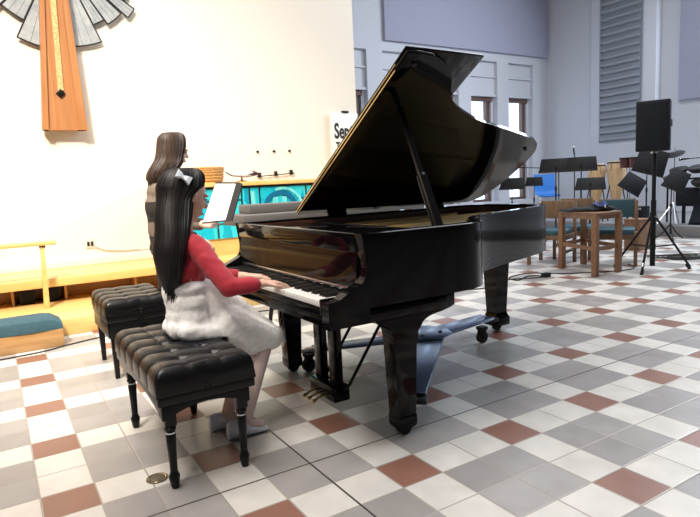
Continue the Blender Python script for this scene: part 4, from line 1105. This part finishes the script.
obj('bass_stand', MB().box((9.48, 3.72, .2), (9.54, 3.76, .54)).box((9.48, 3.92, .2), (9.54, 3.96, .54)), 'black_metal', dk)
cyb = obj('cymbal', MB().lathe([(0, .02), (.04, .018), (.17, 0), (.172, .004), (.045, .03), (0, .034)], (9.3, 4.02, 1.47), 26, Matrix.Rotation(-.42, 3, 'Y')), 'cymbal', dk)
obj('cymbal_post', MB().cyl((9.3, 4.02, .25), (9.3, 4.02, 1.58), .011, n=8).cyl((9.3, 4.02, .6), (9.1, 4.2, .21), .01, n=6).cyl((9.3, 4.02, .6), (9.1, 3.85, .21), .01, n=6).cyl((9.3, 4.02, .6), (9.5, 4.02, .21), .01, n=6), 'steel', cyb)
wg = thing('floor_monitor', 'black wedge floor monitor speaker on the platform at the far right', 'speaker', (9.4, 3.50, .2))
obj('body', MB().prism([(9.2, .2), (9.65, .2), (9.62, .52), (9.4, .56)], 'y', 3.28, 3.70, .01), 'black_plastic', wg)
obj('grille', MB().prism([(9.205, .24), (9.195, .245), (9.385, .548), (9.395, .543)], 'y', 3.31, 3.67), 'dark_grille', wg)
am = thing('guitar_amplifier', 'small black amplifier box on the platform beside the tripod pole', 'amplifier', (9.3, 4.65, .2))
obj('body', MB().box((9.2, 4.55, .2), (9.45, 4.76, .52), .012), 'black_plastic', am)
obj('grille', MB().box((9.19, 4.57, .22), (9.202, 4.74, .44), .004), 'dark_grille', am)
obj('control_panel', MB().box((9.19, 4.57, .46), (9.202, 4.74, .50), .002), 'steel', am)
kb_ = thing('wooden_box', 'low brown wooden box by the tripod stand, behind the table', 'box', (7.0, 3.30, 0))
obj('body', MB().box((6.85, 3.17, 0), (7.15, 3.42, .46), .008), 'walnut', kb_)
obj('lid', MB().box((6.84, 3.16, .46), (7.16, 3.43, .48), .006), 'walnut', kb_)
# things on the floor
dr = thing('floor_drain', 'round bronze cover set in the tiles by the nearest bench leg', 'cover', (-.897, .587, 0))
obj('disc', MB().cyl((0, 0, .0005), (0, 0, .004), .046, .045, n=32), 'bronze', dr, local=True)
obj('ring', MB().tube([(.036 * math.cos(2 * PI * k / 32), .036 * math.sin(2 * PI * k / 32), .004) for k in range(33)], .0022, 5, False), 'brass', dr, local=True)
tag(obj('floor_cable', rail([(-3.2, 3.17, .006), (-2.0, 3.19, .006), (-1.235, 3.216, .006), (-.95, 3.32, .006), (-.70, 3.40, .006), (-.3, 3.46, .006), (.5, 3.42, .006), (1.6, 3.2, .006)], .006, 6), 'rubber'), 'thin black cable along the floor in front of the kneeler', 'cable')
tag(obj('floor_cable', rail([(2.4, 3.3, .006), (3.0, 2.72, .006), (3.41, 2.71, .006), (3.7, 2.86, .006), (4.0, 2.72, .006), (4.12, 2.68, .006)], .007, 6), 'rubber'), 'black cable on the tiles running to the small black box', 'cable')
tag(obj('floor_cable', rail([(4.2, 2.68, .006), (4.05, 2.85, .007), (3.75, 2.75, .006), (3.82, 2.95, .006), (4.2, 3.0, .006), (4.4, 2.75, .006), (4.6, 2.58, .006), (4.9, 2.4, .006), (5.3, 2.3, .006), (5.6, 2.55, .006)], .007, 6), 'rubber'), 'loose black cable curling under the wooden table', 'cable')
pb = thing('power_adapter', 'small black power box lying on the tiles left of the table', 'power box', (4.157, 2.688, 0))
obj('body', MB().box((-.05, -.035, 0), (.05, .035, .05), .006), 'black_plastic', pb, local=True)
obj('cord_grip', MB().cyl((-.05, 0, .02), (-.08, 0, .015), .008, n=8), 'rubber', pb, local=True)
cl = MB()
for k in range(6):
    cl.tube([(6.6 + (.30 + .03 * k) * math.cos(q + k), 2.35 + (.20 + .025 * k) * math.sin(q + k * .7), .008 + .007 * k) for q in [2 * PI * j / 30 for j in range(27)]], .007, 5)
tag(obj('cable_pile', cl, 'rubber'), 'loose pile of black cable on the floor right of the tripod stand', 'cable')

# wooden pew on the steps left of the picture (its reflection shows in the fallboard)
pw = thing('wooden_pew', 'wooden pew with a boarded back, seen mirrored in the polished fallboard', 'pew', (-2.75, 4.95, .415))
obj('seat', MB().box((-3.75, 4.74, .80), (-1.72, 5.18, .84), .01), 'oak', pw)
for z in (.88, 1.06, 1.24): obj('back_board', MB().box((-3.75, 5.16, z), (-1.72, 5.19, z + .13), .008), 'oak', pw)
obj('front_panel', MB().box((-3.75, 4.78, .50), (-1.72, 4.81, .78), .006), 'oak', pw)
obj('top_rail', MB().box((-3.75, 5.13, 1.38), (-1.72, 5.21, 1.43), .01), 'oak', pw)
for x in (-3.80, -1.74): obj('end_panel', MB().box((x, 4.72, .415), (x + .06, 5.22, 1.43), .01), 'oak_v', pw)

# ------------------------------------------------------------------ light
wd = bpy.data.worlds.new('daylight'); SC.world = wd; wd.use_nodes = True
bgn = wd.node_tree.nodes['Background']; bgn.inputs[0].default_value = (0.72, 0.86, 1.0, 1); bgn.inputs[1].default_value = 3.0
def area(name, loc, target, sx, sy, power, col):
    l = bpy.data.lights.new(name, 'AREA'); l.shape = 'RECTANGLE'; l.size = sx; l.size_y = sy; l.energy = power; l.color = col
    o = bpy.data.objects.new(name, l); COL.objects.link(o); o.location = loc
    o.rotation_euler = (V(target) - V(loc)).to_track_quat('-Z', 'Y').to_euler(); return o
area('ceiling_wall_washer', (-.6, 2.6, 6.6), (-.6, 5.4, .6), 4.0, .6, 110, (1.0, .88, .76))
sl_ = bpy.data.lights.new('stage_spotlight', 'SPOT'); sl_.energy = 4500; sl_.color = (1.0, .90, .74); sl_.spot_size = math.radians(58); sl_.spot_blend = 1.0; sl_.shadow_soft_size = .5
so = bpy.data.objects.new('stage_spotlight', sl_); COL.objects.link(so); so.location = (-3.4, -.8, 6.6)
so.rotation_euler = (V((.1, 5.2, .0)) - V((-3.4, -.8, 6.6))).to_track_quat('-Z', 'Y').to_euler()
area('ceiling_hall_lamp', (-2.4, .4, 6.9), (-2.0, .4, 0), 4.0, 3.0, 450, (1.0, .95, .9))
sl2 = bpy.data.lights.new('added_dress_fill', 'SPOT'); sl2.energy = 480; sl2.color = (1.0, .95, .9); sl2.spot_size = math.radians(22); sl2.spot_blend = 1.0; sl2.shadow_soft_size = .8  # unseen spot added to brighten the girl's dress
so2 = bpy.data.objects.new('added_dress_fill', sl2); COL.objects.link(so2); so2.location = (-4.6, -3.2, 6.4)
so2.rotation_euler = (V((-.5, .9, .8)) - V((-4.6, -3.2, 6.4))).to_track_quat('-Z', 'Y').to_euler()
area('ceiling_band_lamp', (6.5, 3.0, 6.9), (6.5, 3.0, 0), 4.5, 4.0, 330, (.86, .92, 1.0))
area('added_daylight_panel', (12.3, 1.5, 5.8), (2, 1.5, 0), 5, 2.0, 1050, (.80, .90, 1.0))  # area lamp added high on the right wall for cool daylight, no window there

# ------------------------------------------------------------------ camera
RM = ((0.84650323, -0.53034378, -0.04655913), (-0.10736086, -0.084395, -0.99063168), (0.521446, 0.84357155, -0.1283788))
cam = bpy.data.cameras.new('camera'); co = bpy.data.objects.new('camera', cam); COL.objects.link(co)
cam.sensor_fit = 'HORIZONTAL'; cam.sensor_width = 36; cam.lens = 36 * 574.828 / 700; cam.clip_start = .05
X, Y, Z = V(RM[0]), -V(RM[1]), -V(RM[2])
m4 = Matrix((X, Y, Z)).transposed().to_4x4(); m4.translation = V((-1.38016, -1.84356, 1.20919)); co.matrix_world = m4
SC.camera = co
vs = SC.view_settings; vs.view_transform = 'Standard'; vs.look = 'None'; vs.exposure = 0.06; vs.gamma = 1.0; vs.use_curve_mapping = False
SC.cycles.use_denoising = True
